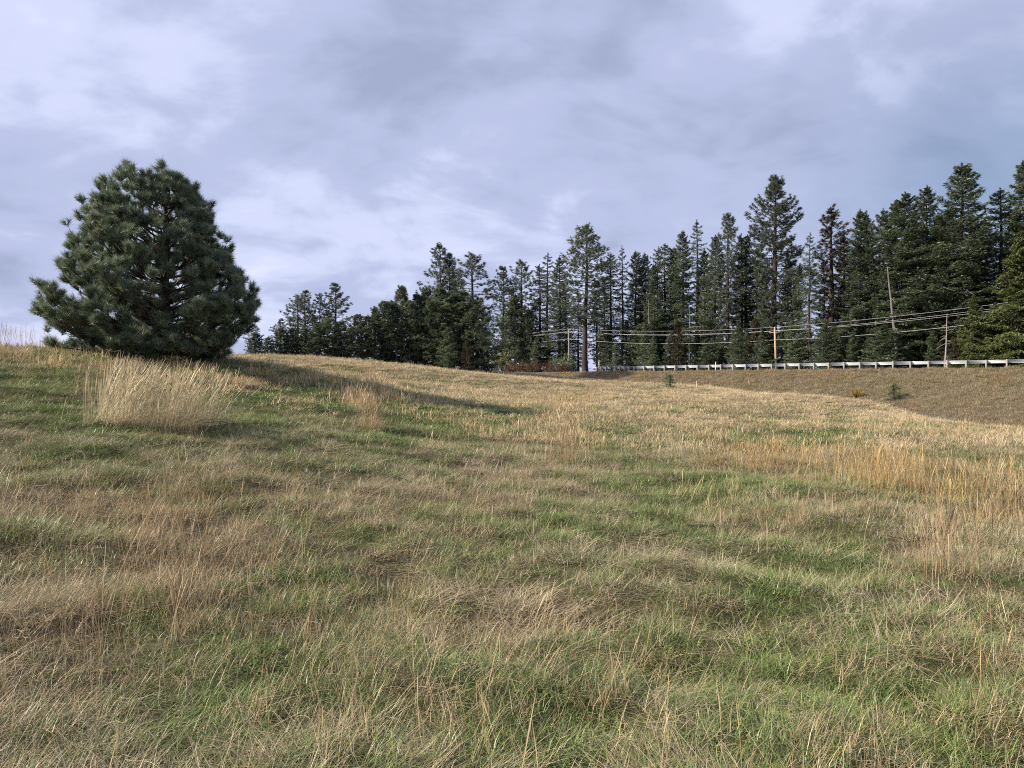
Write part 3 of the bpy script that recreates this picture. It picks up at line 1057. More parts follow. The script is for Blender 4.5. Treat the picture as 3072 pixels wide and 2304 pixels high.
G_ROW, G_WOOD, G_LOW = 'pines in the row along the crest of the field', 'conifers in the wood behind the road', 'young conifers at the foot of the wood'
L_ROW = 'dense dark green pine in the unbroken row along the field crest'
ORD = ['', 'first', 'second', 'third', 'fourth', 'fifth', 'sixth', 'seventh', 'eighth', 'ninth', 'tenth', 'eleventh', 'twelfth', 'thirteenth', 'fourteenth', 'fifteenth', 'sixteenth', 'seventeenth', 'eighteenth', 'nineteenth', 'twentieth', 'twenty-first', 'twenty-second']
row_list, wood_list = [], []
# --- row of pines on the field crest
for (px, top, kind, Y, w, lab) in [
    (765, 978, 'openpine', 92, 1.35, 'small open pine next to the lone bushy pine, at the end of the crest row'),
    (845, 958, 'openpine', 92, 1.15, 'small ragged pine second from the lone bushy pine in the crest row'),
    (893, 884, 'openpine', 96, 1.15, 'ragged pine beside a slightly taller one in the crest row'),
    (920, 872, 'openpine', 98, 1.1, 'taller of two touching ragged pines in the crest row'),
    (960, 881, 'openpine', 98, 0.95, 'thin pine between the two touching pines and the open see-through pine'),
    (1006, 850, 'openpine', 100, 1.25, 'open see-through pine with bare dark stem rising above the crest row'),
    (768, 1000, 'rowpine', 91, 1.0, None), (805, 1012, 'rowpine', 90, 0.9, None), (842, 985, 'rowpine', 91, 1.0, None), (875, 985, 'rowpine', 92, 0.9, None), (915, 985, 'rowpine', 93, 0.95, None), (950, 972, 'rowpine', 92, 1.0, None), (985, 955, 'rowpine', 93, 1.1, None), (1025, 966, 'rowpine', 94, 1.05, None), (1050, 985, 'rowpine', 93, 0.9, None),
    (1074, 944, 'rowpine', 96, 0.95, None), (1100, 950, 'rowpine', 95, 0.95, None), (1124, 928, 'rowpine', 98, 0.85, None), (1151, 906, 'rowpine', 97, 0.95, None), (1178, 911, 'rowpine', 99, 0.9, None),
    (1206, 863, 'rowpine', 100, 1.0, 'pointed dark pine standing above its neighbours midway along the crest row'),
    (1228, 905, 'rowpine', 98, 0.9, None), (1250, 884, 'rowpine', 101, 0.95, None), (1278, 868, 'rowpine', 102, 1.0, None),
    (1320, 732, 'openpine', 108, 1.0, 'tallest pine of the crest row with a thin pointed leader'),
    (1352, 762, 'openpine', 108, 0.95, 'tall pine touching the tallest of the crest row on its road side'),
    (1416, 760, 'openpine', 106, 1.25, 'tall open pine with visible stem above the end of the crest row'),
    (1322, 868, 'rowpine', 99, 1.25, None), (1300, 905, 'rowpine', 98, 0.95, None), (1360, 890, 'rowpine', 100, 1.0, None), (1392, 878, 'rowpine', 99, 1.15, 'broad mid-green pine below the tall open pine at the row end'), (1430, 905, 'rowpine', 98, 1.15, 'last broad pine at the road end of the crest row'),
    (1345, 985, 'rowpine', 95, 0.9, None), (1400, 1020, 'brushpine', 94, 0.9, 'small browning pine at the foot of the crest row'), (1450, 1010, 'brushpine', 97, 0.9, 'small browning pine beside the yellow-green bush'),
]:
    row_list.append((px, top, kind, Y, w, lab))
kr = 0
for (px, top, kind, Y, w, lab) in sorted(row_list):
    if lab is None:
        kr += 1
        lab = ORD[kr] + ' dense green pine of the crest row, counting from the lone bushy pine'
    tree(px, top, kind, Y, w, lab, G_ROW)

# --- wood beyond the road
L_FIR, L_SLIM = 'dense dark fir in the wood behind the guardrail', 'slim dark fir with bare lower trunk in the wood behind the road'
L_LOW = 'young dark fir filling the foot of the wood behind the road'
for (px, top, kind, dd, w, lab) in [
    (1506, 800, 'openpine', 12, 0.95, 'thin open pine standing alone in the gap behind the yellow-green bush'),
    (1564, 782, 'openpine', 16, 1.1, 'thin pine with bare stem showing above dense young trees beside the gap'),
    (1545, 890, 'rowpine', 13, 0.9, 'dense dark young pine below the thin bare-stemmed pine'), (1585, 930, 'rowpine', 14, 0.75, 'shorter dense young pine in front of the slim firs'),
    (1618, 792, 'slimfir', 18, 1.2, None), (1648, 757, 'spruce', 18, 1.25, 'layered spruce with see-through branches left of the dense column fir'.replace('left of', 'beside')), (1677, 766, 'fir', 17, 0.85, 'narrow dense column-shaped fir beside the big bare-trunked pine'),
    (1700, 850, 'slimfir', 24, 1.1, None), (1757, 683, 'ponderosa', 13, 1.15, 'big pine with long bare reddish trunk near the guardrail end'),
    (1735, 880, 'slimfir', 28, 1.1, None), (1790, 870, 'slimfir', 26, 1.1, None), (1812, 830, 'slimfir', 30, 1.0, None),
    (1835, 757, 'slimfir', 20, 1.15, None), (1864, 736, 'spruce', 20, 0.85, 'tall thin spruce with bare lower stem past the big bare-trunked pine'),
    (1907, 751, 'fir', 20, 0.85, None), (1935, 757, 'fir', 22, 0.8, None), (1960, 790, 'fir', 18, 0.75, None), (1975, 739, 'slimfir', 24, 0.9, None), (1993, 729, 'slimfir', 20, 1.0, None), (2022, 740, 'fir', 22, 0.75, None),
    (2049, 690, 'fir', 21, 0.8, None), (2085, 659, 'spruce', 22, 1.15, 'tall layered spruce with a sharp tip rising from the dense firs'), (2112, 745, 'fir', 24, 0.75, None), (2143, 704, 'fir', 20, 0.8, None),
    (2180, 639, 'ponderosa', 19, 0.8, 'narrow pine with rounded top and reddish base, second tallest pine of the wood'), (2223, 700, 'slimfir', 22, 1.0, None), (2240, 702, 'fir', 24, 0.8, None), (2270, 740, 'slimfir', 25, 0.9, None),
    (2322, 531, 'giant', 20, 1.0, 'tallest open-crowned pine of the wood, behind the tan utility pole'), (2295, 790, 'fir', 22, 0.6, None), (2362, 770, 'fir', 24, 0.7, None), (2398, 790, 'fir', 19, 0.65, None),
    (2434, 696, 'spruce', 16, 0.95, 'thin see-through spruce with bare dark trunk beside a browning pine'),
    (2500, 622, 'brownpine', 22, 1.25, 'browning pine with rusty top between the thin spruce and dense firs'), (2470, 780, 'slimfir', 26, 0.8, None), (2530, 700, 'fir', 24, 0.75, None),
    (2578, 627, 'fir', 20, 0.85, None), (2600, 640, 'fir', 26, 0.85, None), (2648, 623, 'fir', 20, 0.85, None), (2690, 600, 'fir', 25, 0.9, None), (2715, 574, 'fir', 19, 1.05, 'broad dense fir beside a pale bare leaning trunk'),
    (2745, 650, 'fir', 27, 0.9, None), (2785, 555, 'fir', 25, 0.85, None), (2815, 640, 'fir', 21, 0.8, None), (2878, 490, 'fir', 20, 1.15, 'tallest pointed fir of the wood, towering behind the grey dead snag'),
    (2850, 620, 'fir', 29, 0.9, None), (2925, 650, 'fir', 24, 0.9, None), (2960, 640, 'fir', 30, 0.8, None), (3004, 564, 'slimfir', 24, 1.25, 'dark fir in the sky gap between the tallest fir and the olive cedar'), (3040, 640, 'fir', 30, 0.8, None),
    (3072, 480, 'fir', 23, 1.0, 'tall dark fir rising directly behind the large olive cedar'),
    (3060, 690, 'cedar', 15, 1.05, 'large olive green cedar with drooping sprays down to the guardrail'), (2922, 880, 'cedar', 14, 0.8, 'smaller olive green cedar in front of the large one, next to the snag'), (2985, 905, 'cedar', 14, 0.85, 'low olive green cedar between the larger cedars'),
    (3160, 560, 'fir', 22, 1.0, None), (3260, 600, 'fir', 20, 1.0, None), (3210, 760, 'cedar', 15, 0.9, 'olive cedar further along the road past the large cedar'), (3380, 560, 'fir', 24, 1.0, None),
]:
    wood_list.append((px, top, kind, dd, w, lab))
MARKS = [(0, 'yellow-green bush'), (1757, 'big bare-trunked pine'), (1864, 'tall thin spruce'), (2085, 'sharp-tipped layered spruce'), (2180, 'narrow round-topped pine'), (2322, 'tallest open-crowned pine'), (2434, 'thin see-through spruce'),
         (2500, 'rusty-topped pine'), (2715, 'broad fir by the leaning trunk'), (2878, 'tallest pointed fir'), (3004, 'fir in the sky gap'), (3072, 'large olive cedar')]
kcount = {}


def along_label(px, what):
    mk = [m for m in MARKS if m[0] < px][-1][1]
    kcount[(what, mk)] = kcount.get((what, mk), 0) + 1
    return '%s %s past the %s, going along the road' % (ORD[kcount[(what, mk)]], what, mk)


for (px, top, kind, dd, w, lab) in sorted(wood_list):
    lab = lab or along_label(px, 'slim bare-stemmed fir' if kind == 'slimfir' else 'dense dark fir')
    tree(px, top, kind, behind(px, dd), w, lab, G_WOOD)

# young growth at the foot of the wood
lows = [(1612, 1010), (1640, 980), (1690, 1052), (1720, 1062), (1800, 1010), (1830, 985), (1850, 1020), (1880, 960), (1905, 1000), (1940, 965), (1960, 1010), (1985, 985), (2010, 1000), (2035, 960), (2060, 1010), (2090, 985),
        (2115, 1015), (2140, 950), (2165, 990), (2200, 1000), (2215, 960), (2240, 985), (2265, 955), (2290, 990), (2310, 1000), (2345, 985), (2375, 960), (2400, 1000), (2425, 975), (2460, 1000), (2480, 960), (2505, 990), (2535, 950), (2560, 1000), (2585, 970), (2610, 1000),
        (2715, 1020), (2745, 985), (2775, 1010), (2800, 990), (2860, 1010)]
for i, (px, top) in enumerate(sorted(lows)):
    dd = 13 + 9 * ((i * 37) % 10) / 10.0
    if i % 9 == 4:
        tree(px, top, 'brushpine', behind(px, dd), 0.9, along_label(px, 'young browning pine'), G_LOW)
    else:
        tree(px, top, 'youngfir', behind(px, dd), rng.uniform(0.85, 1.15), along_label(px, 'low young fir'), G_LOW)
tree(2655, 975, 'youngfir', behind(2655, 12.5), 1.6, 'broad low light green fir just behind the guardrail, below the pale leaning trunk')
TPL_S = {'px': [(2010, 1124, 1165, 'small young pine growing alone at the foot of the road bank'), (2681, 1152, 1208, 'young pine beside the yellow shrub below the road bank')]}
for (px, top, base, lab) in TPL_S['px']:
    X, Y, z = hit(px, base, 30)
    tree(px, top, 'seedling', Y, 1.5, lab, None, fat=1.4)


# --- dead and bare trunks
def snag(px, top, dd, lean, label, name, nbr, r, seed, branch_to=0.95, mat='bark_grey'):
    R = np.random.default_rng(seed)
    Y = behind(px, dd)
    X = (px - CX) / F * Y
    z0 = gz(X, Y)
    H = EYE + (CY - top) / F * Y - z0
    root = link(name, None, None, (X, Y, z0))
    tag(root, label, 'tree')
    b = MB()
    hs = np.linspace(-0.5, H, 8)
    P = np.stack([lean * (1 - hs / H) + R.normal(0, 0.03, 8), np.zeros(8), hs], 1)
    b.tube(P, np.linspace(r, r * 0.25, 8), 8)
    link('trunk', b.mesh('trunk', M[mat], True), root)
    for i in range(nbr):
        h = H * R.uniform(0.25, branch_to)
        a = np.array([np.interp(h, hs, P[:, 0]), 0, h])
        az = R.uniform(0, 6.28)
        L = R.uniform(0.5, 1.8)
        e = np.array([math.cos(az), math.sin(az), R.uniform(-0.5, 0.4)])
        bb = MB()
        bb.tube([a, a + e * L * 0.5, a + e * L + np.array([0, 0, -0.15 * L])], [0.045, 0.03, 0.012], 4)
        link('branch', bb.mesh('branch', M['bark_grey']), root)


snag(2842, 941, 12.5, -0.35, 'grey dead snag with broken stub branches behind the guardrail', 'dead_tree', 16, 0.16, 5)
snag(2662, 800, 15.5, 1.9, 'pale grey bare leaning trunk in front of the dense firs', 'dead_tree', 9, 0.32, 8, 0.75, mat='bark_mid')
snag(1765, 1020, 14.0, -0.3, 'short pale bare trunk beside the big reddish pine trunk', 'dead_tree', 3, 0.14, 9)
snag(1945, 900, 16.0, 0.2, 'slender grey bare trunk among the dense firs near the guardrail end', 'dead_tree', 6, 0.12, 10)
snag(2070, 920, 16.0, -0.2, 'slender grey bare trunk under the tall layered spruce', 'dead_tree', 6, 0.12, 12)


# --- shrubs
def shrub(px, base, Y, wpx, hpx, mat, label, seed, name='shrub', n=1500, leaf=(0.22, 0.12)):
    R = np.random.default_rng(seed)
    X = (px - CX) / F * Y
    z0 = gz(X, Y)
    w, h = wpx / F * Y / 2, hpx / F * Y + max(0, (EYE + (CY - base) / F * Y) - z0)
    root = link(name, None, None, (X, Y, z0))
    tag(root, label, 'shrub')
    b = MB()
    C, D = [], []
    for i in range(26):
        az = R.uniform(0, 6.28)
        rr = math.sqrt(R.uniform(0, 1))
        tip = np.array([math.cos(az) * rr * w, math.sin(az) * rr * w, h * (1.02 - 0.5 * rr ** 2) * R.uniform(0.7, 1.05)])
        a = np.array([math.cos(az) * 0.1 * w, math.sin(az) * 0.1 * w, -0.1])
        m_ = (a + tip) / 2 + np.array([0, 0, 0.1 * h])
        b.tube([a, m_, tip], [0.02 * h ** 0.5, 0.014 * h ** 0.5, 0.004], 4)
        k = n // 26
        s = R.uniform(0.3, 1, k)[:, None]
        c = (1 - s) ** 2 * a + 2 * s * (1 - s) * m_ + s ** 2 * tip + R.normal(0, 0.11 * w, (k, 3))
        C.append(c)
        D.append(np.tile(tip - a, (k, 1)))
    link('stems', b.mesh('stems', M['bark']), root)
    V, Q, rnd = sprays(np.vstack(C), unit(np.vstack(D)), leaf[0], leaf[1], R, 0.9)
    link('foliage', mesh_np('foliage', V, Q, mat, {'rnd': rnd}), root)


shrub(1498, 1095, 118, 90, 62, M['leaf_yellow'], 'tall yellow-green bush in the gap below the thin lone pine', 3)
shrub(1452, 1085, 110, 45, 40, M['leaf_yellow'], 'smaller yellow-green bush against the end of the pine row', 4, n=900)
for i, (px, w, h) in enumerate([(1560, 60, 26), (1600, 66, 30), (1648, 60, 24), (1530, 50, 20), (1690, 50, 20)]):
    shrub(px, 1112, behind(px, 10.5), w, h + 8, M['leaf_rust'], ['rusty bare shrub below the dense young pine', 'largest rusty bare shrub beyond the road, below the slim firs', 'rusty bare shrub below the layered spruce', 'low rusty shrub beside the yellow-green bush', 'rusty shrub next to the big reddish trunk'][i], 20 + i, n=1300, leaf=(0.3, 0.05))
shrub(1690, 1112, behind(1690, 12), 80, 60, M['fir'], 'low dark evergreen bush left between the column fir and big trunk'.replace(' left', ''), 31, 'evergreen_shrub', 2200, (0.35, 0.12))
_x, _y, _z = hit(2567, 1197, 30)
shrub(2567, 1197, _y, 44, 30, M['leaf_amber'], 'small bright amber-yellow shrub at the foot of the road bank', 40, n=700, leaf=(0.12, 0.07))


# --- survey stakes in the field
def stake(px, base, top, label):
    X, Y, z = hit(px, base, 25)
    H = (base - top) / F * Y
    b = MB()
    b.box((0, 0, H / 2 - 0.2), (0.09, 0.045, H + 0.4), (0.98, 0, 0.12), (0, 1, 0), (-0.12, 0, 0.98))
    b.box((-0.12 * (H / 2), 0, H * 0.96), (0.095, 0.05, 0.18), (0.98, 0, 0.12), (0, 1, 0), (-0.12, 0, 0.98))
    o = link('survey_stake', b.mesh('survey_stake', M['stake']), None, (X, Y, z))
    tag(o, label, 'stake')


stake(2092, 1172, 1146, 'leaning pale wooden stake in the grass near the small lone young pine')
stake(2248, 1158, 1143, 'short upright pale stake at the foot of the bank, below the guardrail middle')


# ------------------------------------------------------------------ the lone bushy pine
def lone_pine():
    R = np.random.default_rng(77)
    Y = 22.0
    X = (490 - CX) / F * Y
    z0 = gz(X, Y)
    root = link('bushy_pine_tree', None, None, (X, Y, z0))
    tag(root, 'large lone bushy round-crowned pine standing on the grassy rise', 'tree')
    ppm = F / Y
    base = CY - (z0 - EYE) / Y * F
    hp = np.array([1075, 1030, 950, 870, 780, 700, 620, 560, 520, 492, 478])
    lx = np.array([190, 150, 112, 98, 175, 195, 232, 262, 345, 425, 455])
    rx = np.array([700, 735, 785, 795, 740, 695, 655, 625, 580, 545, 520])
    hh = (base - hp) / ppm
    rl, rr_ = (490 - lx) / ppm, (rx - 490) / ppm
    H = hh[-1]
    P = np.array([(0.02, 0, -0.5), (0, 0, 0), (0.05, 0, 1.2), (0.0, 0.05, 2.6), (0.1, 0, 4.0), (0.05, 0, 5.2), (0.02, 0, H - 0.7)])
    b = MB()
    b.tube(P, [0.27, 0.22, 0.18, 0.145, 0.10, 0.055, 0.015], 10)
    link('trunk', b.mesh('trunk', M['bark'], True), root)
    C, A, Lh = [], [], []
    NB = 185

    def head(p, d, n, rad):
        """a rounded head of shoots at the end of a branchlet"""
        for _ in range(n):
            o = R.normal(0, 1, 3)
            o = o / np.linalg.norm(o) * rad * R.uniform(0.3, 1.0)
            o[2] = abs(o[2]) * 0.9 - 0.03
            C.append(p + o)
            A.append(d * 0.45 + unit(o) * 0.55 + np.array([0, 0, 0.55]) + R.normal(0, 0.12, 3))
            Lh.append(R.uniform(0.88, 1.1))
    for (ox, oy, oz) in ((0.02, 0, 0.55), (0.28, 0.05, 0.62), (-0.22, -0.1, 0.70), (0.1, -0.25, 0.8), (-0.05, 0.25, 0.75)):
        head(np.array([ox, oy, H - oz]), np.array([0, 0, 1.0]), 9, 0.20)
    for i in range(NB):
        q = ((i + R.uniform(0, 1)) / NB)
        ht = 0.25 + (H - 0.68) * q ** 1.12
        az = i * 2.399963 + R.normal(0, 0.2)
        ca = math.cos(az)
        rad = np.interp(ht, hh, rl) * (0.5 - 0.5 * ca) + np.interp(ht, hh, rr_) * (0.5 + 0.5 * ca)
        rad = max(0.15, (rad - 0.62 + 0.0 * ca) * R.choice([R.uniform(0.92, 1.04), R.uniform(0.5, 0.85)], p=[0.72, 0.28]))
        rise = (0.10 + 0.62 * q) * rad + 0.25
        h0 = min(max(0.2, ht - rise), H - 0.7)
        a = np.array([np.interp(h0, P[:, 2], P[:, 0]), 0, h0])
        hd = np.array([math.cos(az), math.sin(az), 0])
        tip = hd * rad + np.array([0, 0, ht - 0.12])
        ctl = a + hd * rad * 0.74 + np.array([0, 0, (ht - h0) * 0.25 - 0.05 * rad * (1 - q)])
        s = np.linspace(0, 1, 9)[:, None]
        pts = (1 - s) ** 2 * a + 2 * s * (1 - s) * ctl + s ** 2 * tip
        tang = unit(np.gradient(pts, axis=0))
        bb = MB()
        bb.tube(pts, np.linspace(0.016 + 0.013 * rad, 0.009, 9), 6)
        head(tip, tang[-1], 8, 0.20)
        for k2 in range(int(3 + 2.5 * rad)):
            sv = R.uniform(0.32, 0.95) ** 0.8
            p = np.array([np.interp(sv, s[:, 0], pts[:, k]) for k in range(3)])
            d = np.array([np.interp(sv, s[:, 0], tang[:, k]) for k in range(3)])
            sd = np.array([-hd[1], hd[0], 0]) * R.choice([-1, 1])
            dr = unit(d * R.uniform(0.3, 0.9) + sd * R.uniform(0.3, 1.0) + np.array([0, 0, R.uniform(-0.15, 0.6)]))
            ln = R.uniform(0.3, 0.75) * (0.6 + 0.18 * min(rad, 3)) * (1.25 - 0.4 * sv)
            m_ = p + dr * ln * 0.5 + np.array([0, 0, -0.04])
            e = p + dr * ln + np.array([0, 0, 0.14 * ln])
            bb.tube([p, m_, e], [0.012, 0.009, 0.005], 4)
            ed = unit(dr + np.array([0, 0, 0.5]))
            head(e, ed, R.integers(3, 7), 0.15)
            if R.uniform() < 0.6:
                C.append(m_)
                A.append(dr + np.array([0, 0, 0.5]) + R.normal(0, 0.3, 3))
                Lh.append(0.85)
        link('branch', bb.mesh('branch', M['bark'], True), root)
    C, A, Lh = np.array(C), unit(np.array(A)), np.array(Lh)
    C[:, 2] = np.maximum(C[:, 2], 0.12)
    dead = R.uniform(size=len(C)) < 0.022
    inner = np.hypot(C[:, 0], C[:, 1]) < 0.5
    dead &= ~inner
    print('lone pine tufts', len(C))
    V, T, rnd = needle_tufts(C[~dead], A[~dead], 0.16 * Lh[~dead], 0.215 * Lh[~dead], 0.0105, 62, (14, 68), R)
    link('crown', mesh_np('crown', V, T, M['needle_hero'], {'rnd': rnd}), root)
    V, T, rnd = needle_tufts(C[dead], A[dead], 0.11, 0.15, 0.008, 40, (25, 100), R)
    o = link('dead_needles', mesh_np('dead_needles', V, T, M['needle_dead'], {'rnd': rnd}), root)
    o['label'] = 'rusty brown dead needle bunches scattered in the crown'


lone_pine()


# ------------------------------------------------------------------ grass
def blades(n, R, spread, length, width, lean, curl, segs=3, head=0.0, flow=None, flowk=0.0, wide_tip=0.15):
    """n grass blades as curved strips; attributes rnd (per blade) and along (0 root..1 tip)"""
    az = R.uniform(0, 6.283, n)
    rr = spread * np.sqrt(R.uniform(0, 1, n))
    base = np.stack([np.cos(az) * rr, np.sin(az) * rr, np.zeros(n)], 1)
    a2 = az * 0.35 + R.uniform(0, 6.283, n) * 0.65
    out = np.stack([np.cos(a2), np.sin(a2), np.zeros(n)], 1)
    if flow is not None:
        out = unit(out + np.array([*flow, 0]) * flowk)
    L = R.uniform(*length, n)
    th0 = np.radians(R.uniform(*lean, n))
    cu = np.radians(R.uniform(*curl, n))
    wd = R.uniform(*width, n)
    sd = np.stack([-out[:, 1], out[:, 0], np.zeros(n)], 1)
    tw = R.normal(0, 0.6, n)[:, None]
    sd = unit(sd * np.cos(tw) + np.array([0, 0, 1.0]) * np.sin(tw) * 0.6 + out * np.sin(tw))
    pts = [base]
    p = base
    for i in range(segs):
        th = th0 + cu * (i / max(1, segs - 1))
        d = out * np.sin(th)[:, None] + np.array([0, 0, 1.0]) * np.cos(th)[:, None]
        p = p + d * (L / segs)[:, None]
        pts.append(p)
    ws = []
    for i in range(segs + 1):
        t = i / segs
        w = wd * (1 - (1 - wide_tip) * t ** 1.6)
        if head and i >= segs - 1:
            w = wd * (head if i == segs - 1 else 0.25)
        ws.append(w)
    V = np.stack([np.stack([pts[i] - sd * (ws[i] / 2)[:, None], pts[i] + sd * (ws[i] / 2)[:, None]], 1) for i in range(segs + 1)], 1)
    k = (segs + 1) * 2
    V = V.reshape(n, k, 3).reshape(-1, 3)
    V[:, 2] = np.maximum(V[:, 2], -0.02)
    q0 = np.arange(n)[:, None] * k + np.arange(segs)[None, :] * 2
    Q = np.stack([q0, q0 + 1, q0 + 3, q0 + 2], -1).reshape(-1, 4)
    rnd = np.repeat(np.clip(R.normal(0.48, 0.24, n), 0, 1), k)
    along = np.tile(np.repeat(np.linspace(0, 1, segs + 1), 2), n)
    return V, Q, rnd, along


def merge(parts):
    V, Q, r, a, n = [], [], [], [], 0
    for (v, q, rr, aa) in parts:
        V.append(v)
        Q.append(q + n)
        r.append(rr)
        a.append(aa)
        n += len(v)
    return np.vstack(V), np.vstack(Q), np.concatenate(r), np.concatenate(a)


def blade_mesh(name, parts, mat):
    V, Q, r, a = merge(parts)
    return mesh_np(name, V, Q, mat, {'rnd': r, 'along': a})


LIB = bpy.data.collections.new('grass_library')      # not linked to the scene: only a source for the instances
TUFT = {}


def lib(kind, me):
    o = bpy.data.objects.new('t%02d_%s' % (len(LIB.objects), kind), me)
    TUFT.setdefault(kind, []).append(len(LIB.objects))
    LIB.objects.link(o)


for v in range(4):
    R = np.random.default_rng(500 + v)
    a = v * 1.6
    fl = (math.cos(a), math.sin(a))
    lib('green', blade_mesh('green_tuft', [blades(50, R, 0.14, (0.06, 0.15), (0.003, 0.0055), (5, 60), (15, 75), 3, flow=fl, flowk=0.2)], M['green']))
    lib('dry', blade_mesh('dry_tuft', [blades(46, R, 0.15, (0.08, 0.20), (0.0023, 0.0042), (20, 75), (10, 85), 3, flow=fl, flowk=0.3)], M['dry']))
    lib('mat', blade_mesh('matted_tuft', [blades(50, R, 0.17, (0.12, 0.30), (0.0022, 0.004), (55, 86), (0, 22), 3, flow=fl, flowk=1.8)], M['dry']))
    lib('fine', blade_mesh('fine_tuft', [blades(26, R, 0.12, (0.10, 0.24), (0.002, 0.0036), (5, 50), (0, 50), 3, flow=fl, flowk=0.4)], M['dry']))
    lib('stem', blade_mesh('stem_tuft', [blades(3, R, 0.10, (0.22, 0.5), (0.0018, 0.003), (1, 20), (0, 22), 4, head=2.0, flow=fl, flowk=0.5), blades(14, R, 0.1, (0.1, 0.28), (0.002, 0.0035), (8, 50), (5, 45), 3)], M['straw']))
    lib('long', blade_mesh('lying_straw', [blades(3, R, 0.10, (0.2, 0.5), (0.0024, 0.0042), (45, 84), (0, 45), 5)], M['straw']))
# coarser, broader tufts for the distance
for v in range(3):
    R = np.random.default_rng(600 + v)
    fl = (0.9, -0.3)
    lib('fgreen', blade_mesh('green_sward', [blades(70, R, 0.42, (0.07, 0.17), (0.009, 0.016), (10, 65), (5, 45), 2, flow=fl, flowk=0.5)], M['green']))
    lib('fdry', blade_mesh('dry_sward', [blades(75, R, 0.42, (0.10, 0.26), (0.007, 0.013), (10, 65), (5, 50), 2, flow=fl, flowk=0.6)], M['dry']))
    lib('fpale', blade_mesh('pale_sward', [blades(75, R, 0.42, (0.10, 0.26), (0.007, 0.013), (25, 75), (5, 40), 2, flow=fl, flowk=0.9)], M['straw']))
    lib('ftall', blade_mesh('standing_sward', [blades(30, R, 0.35, (0.20, 0.46), (0.006, 0.010), (1, 22), (0, 22), 3, head=1.6, flow=fl, flowk=0.4)], M['straw']))


for v in range(3):
    R = np.random.default_rng(700 + v)
    lib('bank', blade_mesh('bank_sward', [blades(75, R, 0.40, (0.12, 0.36), (0.007, 0.013), (4, 55), (0, 45), 2, flow=(0.9, -0.3), flowk=0.4)], M['bank']))


def instancer_tree():
    ng = bpy.data.node_groups.new('grass_scatter', 'GeometryNodeTree')
    ng.interface.new_socket('Geometry', in_out='INPUT', socket_type='NodeSocketGeometry')
    ng.interface.new_socket('Geometry', in_out='OUTPUT', socket_type='NodeSocketGeometry')
    N, L = ng.nodes, ng.links
    gi, go = N.new('NodeGroupInput'), N.new('NodeGroupOutput')
    ip = N.new('GeometryNodeInstanceOnPoints')
    ci = N.new('GeometryNodeCollectionInfo')
    ci.inputs['Collection'].default_value = LIB
    ci.inputs['Separate Children'].default_value = True
    ci.inputs['Reset Children'].default_value = True
    ip.inputs['Pick Instance'].default_value = True

    def attr(name, t):
        n = N.new('GeometryNodeInputNamedAttribute')
        n.data_type = t
        n.inputs['Name'].default_value = name
        return n.outputs['Attribute']
    er = N.new('FunctionNodeEulerToRotation')
    L.new(attr('rot', 'FLOAT_VECTOR'), er.inputs[0])
    fi = N.new('FunctionNodeFloatToInt')
    L.new(attr('idx', 'FLOAT'), fi.inputs[0])
    L.new(gi.outputs[0], ip.inputs['Points'])
    L.new(ci.outputs[0], ip.inputs['Instance'])
    L.new(fi.outputs[0], ip.inputs['Instance Index'])
    L.new(er.outputs[0], ip.inputs['Rotation'])
    L.new(attr('scl', 'FLOAT_VECTOR'), ip.inputs['Scale'])
    L.new(ip.outputs[0], go.inputs[0])
    return ng


SCATTER = instancer_tree()


def sample(n, y0, y1, umax=0.98):
    Y = np.sqrt(rng.uniform(y0 * y0, y1 * y1, n))
    u = rng.uniform(-umax, umax, n)
    return u * Y, Y


BANDS = [(1.6, 4.5, 235, 0.9, 0.78), (4.5, 9, 155, 1.0, 0.8), (9, 16, 85, 1.2, 0.85), (16, 30, 14, 1.0, 0.75), (30, 50, 8.5, 1.25, 0.75), (50, 80, 5.0, 1.6, 0.85), (80, 132, 3.2, 2.0, 0.95)]


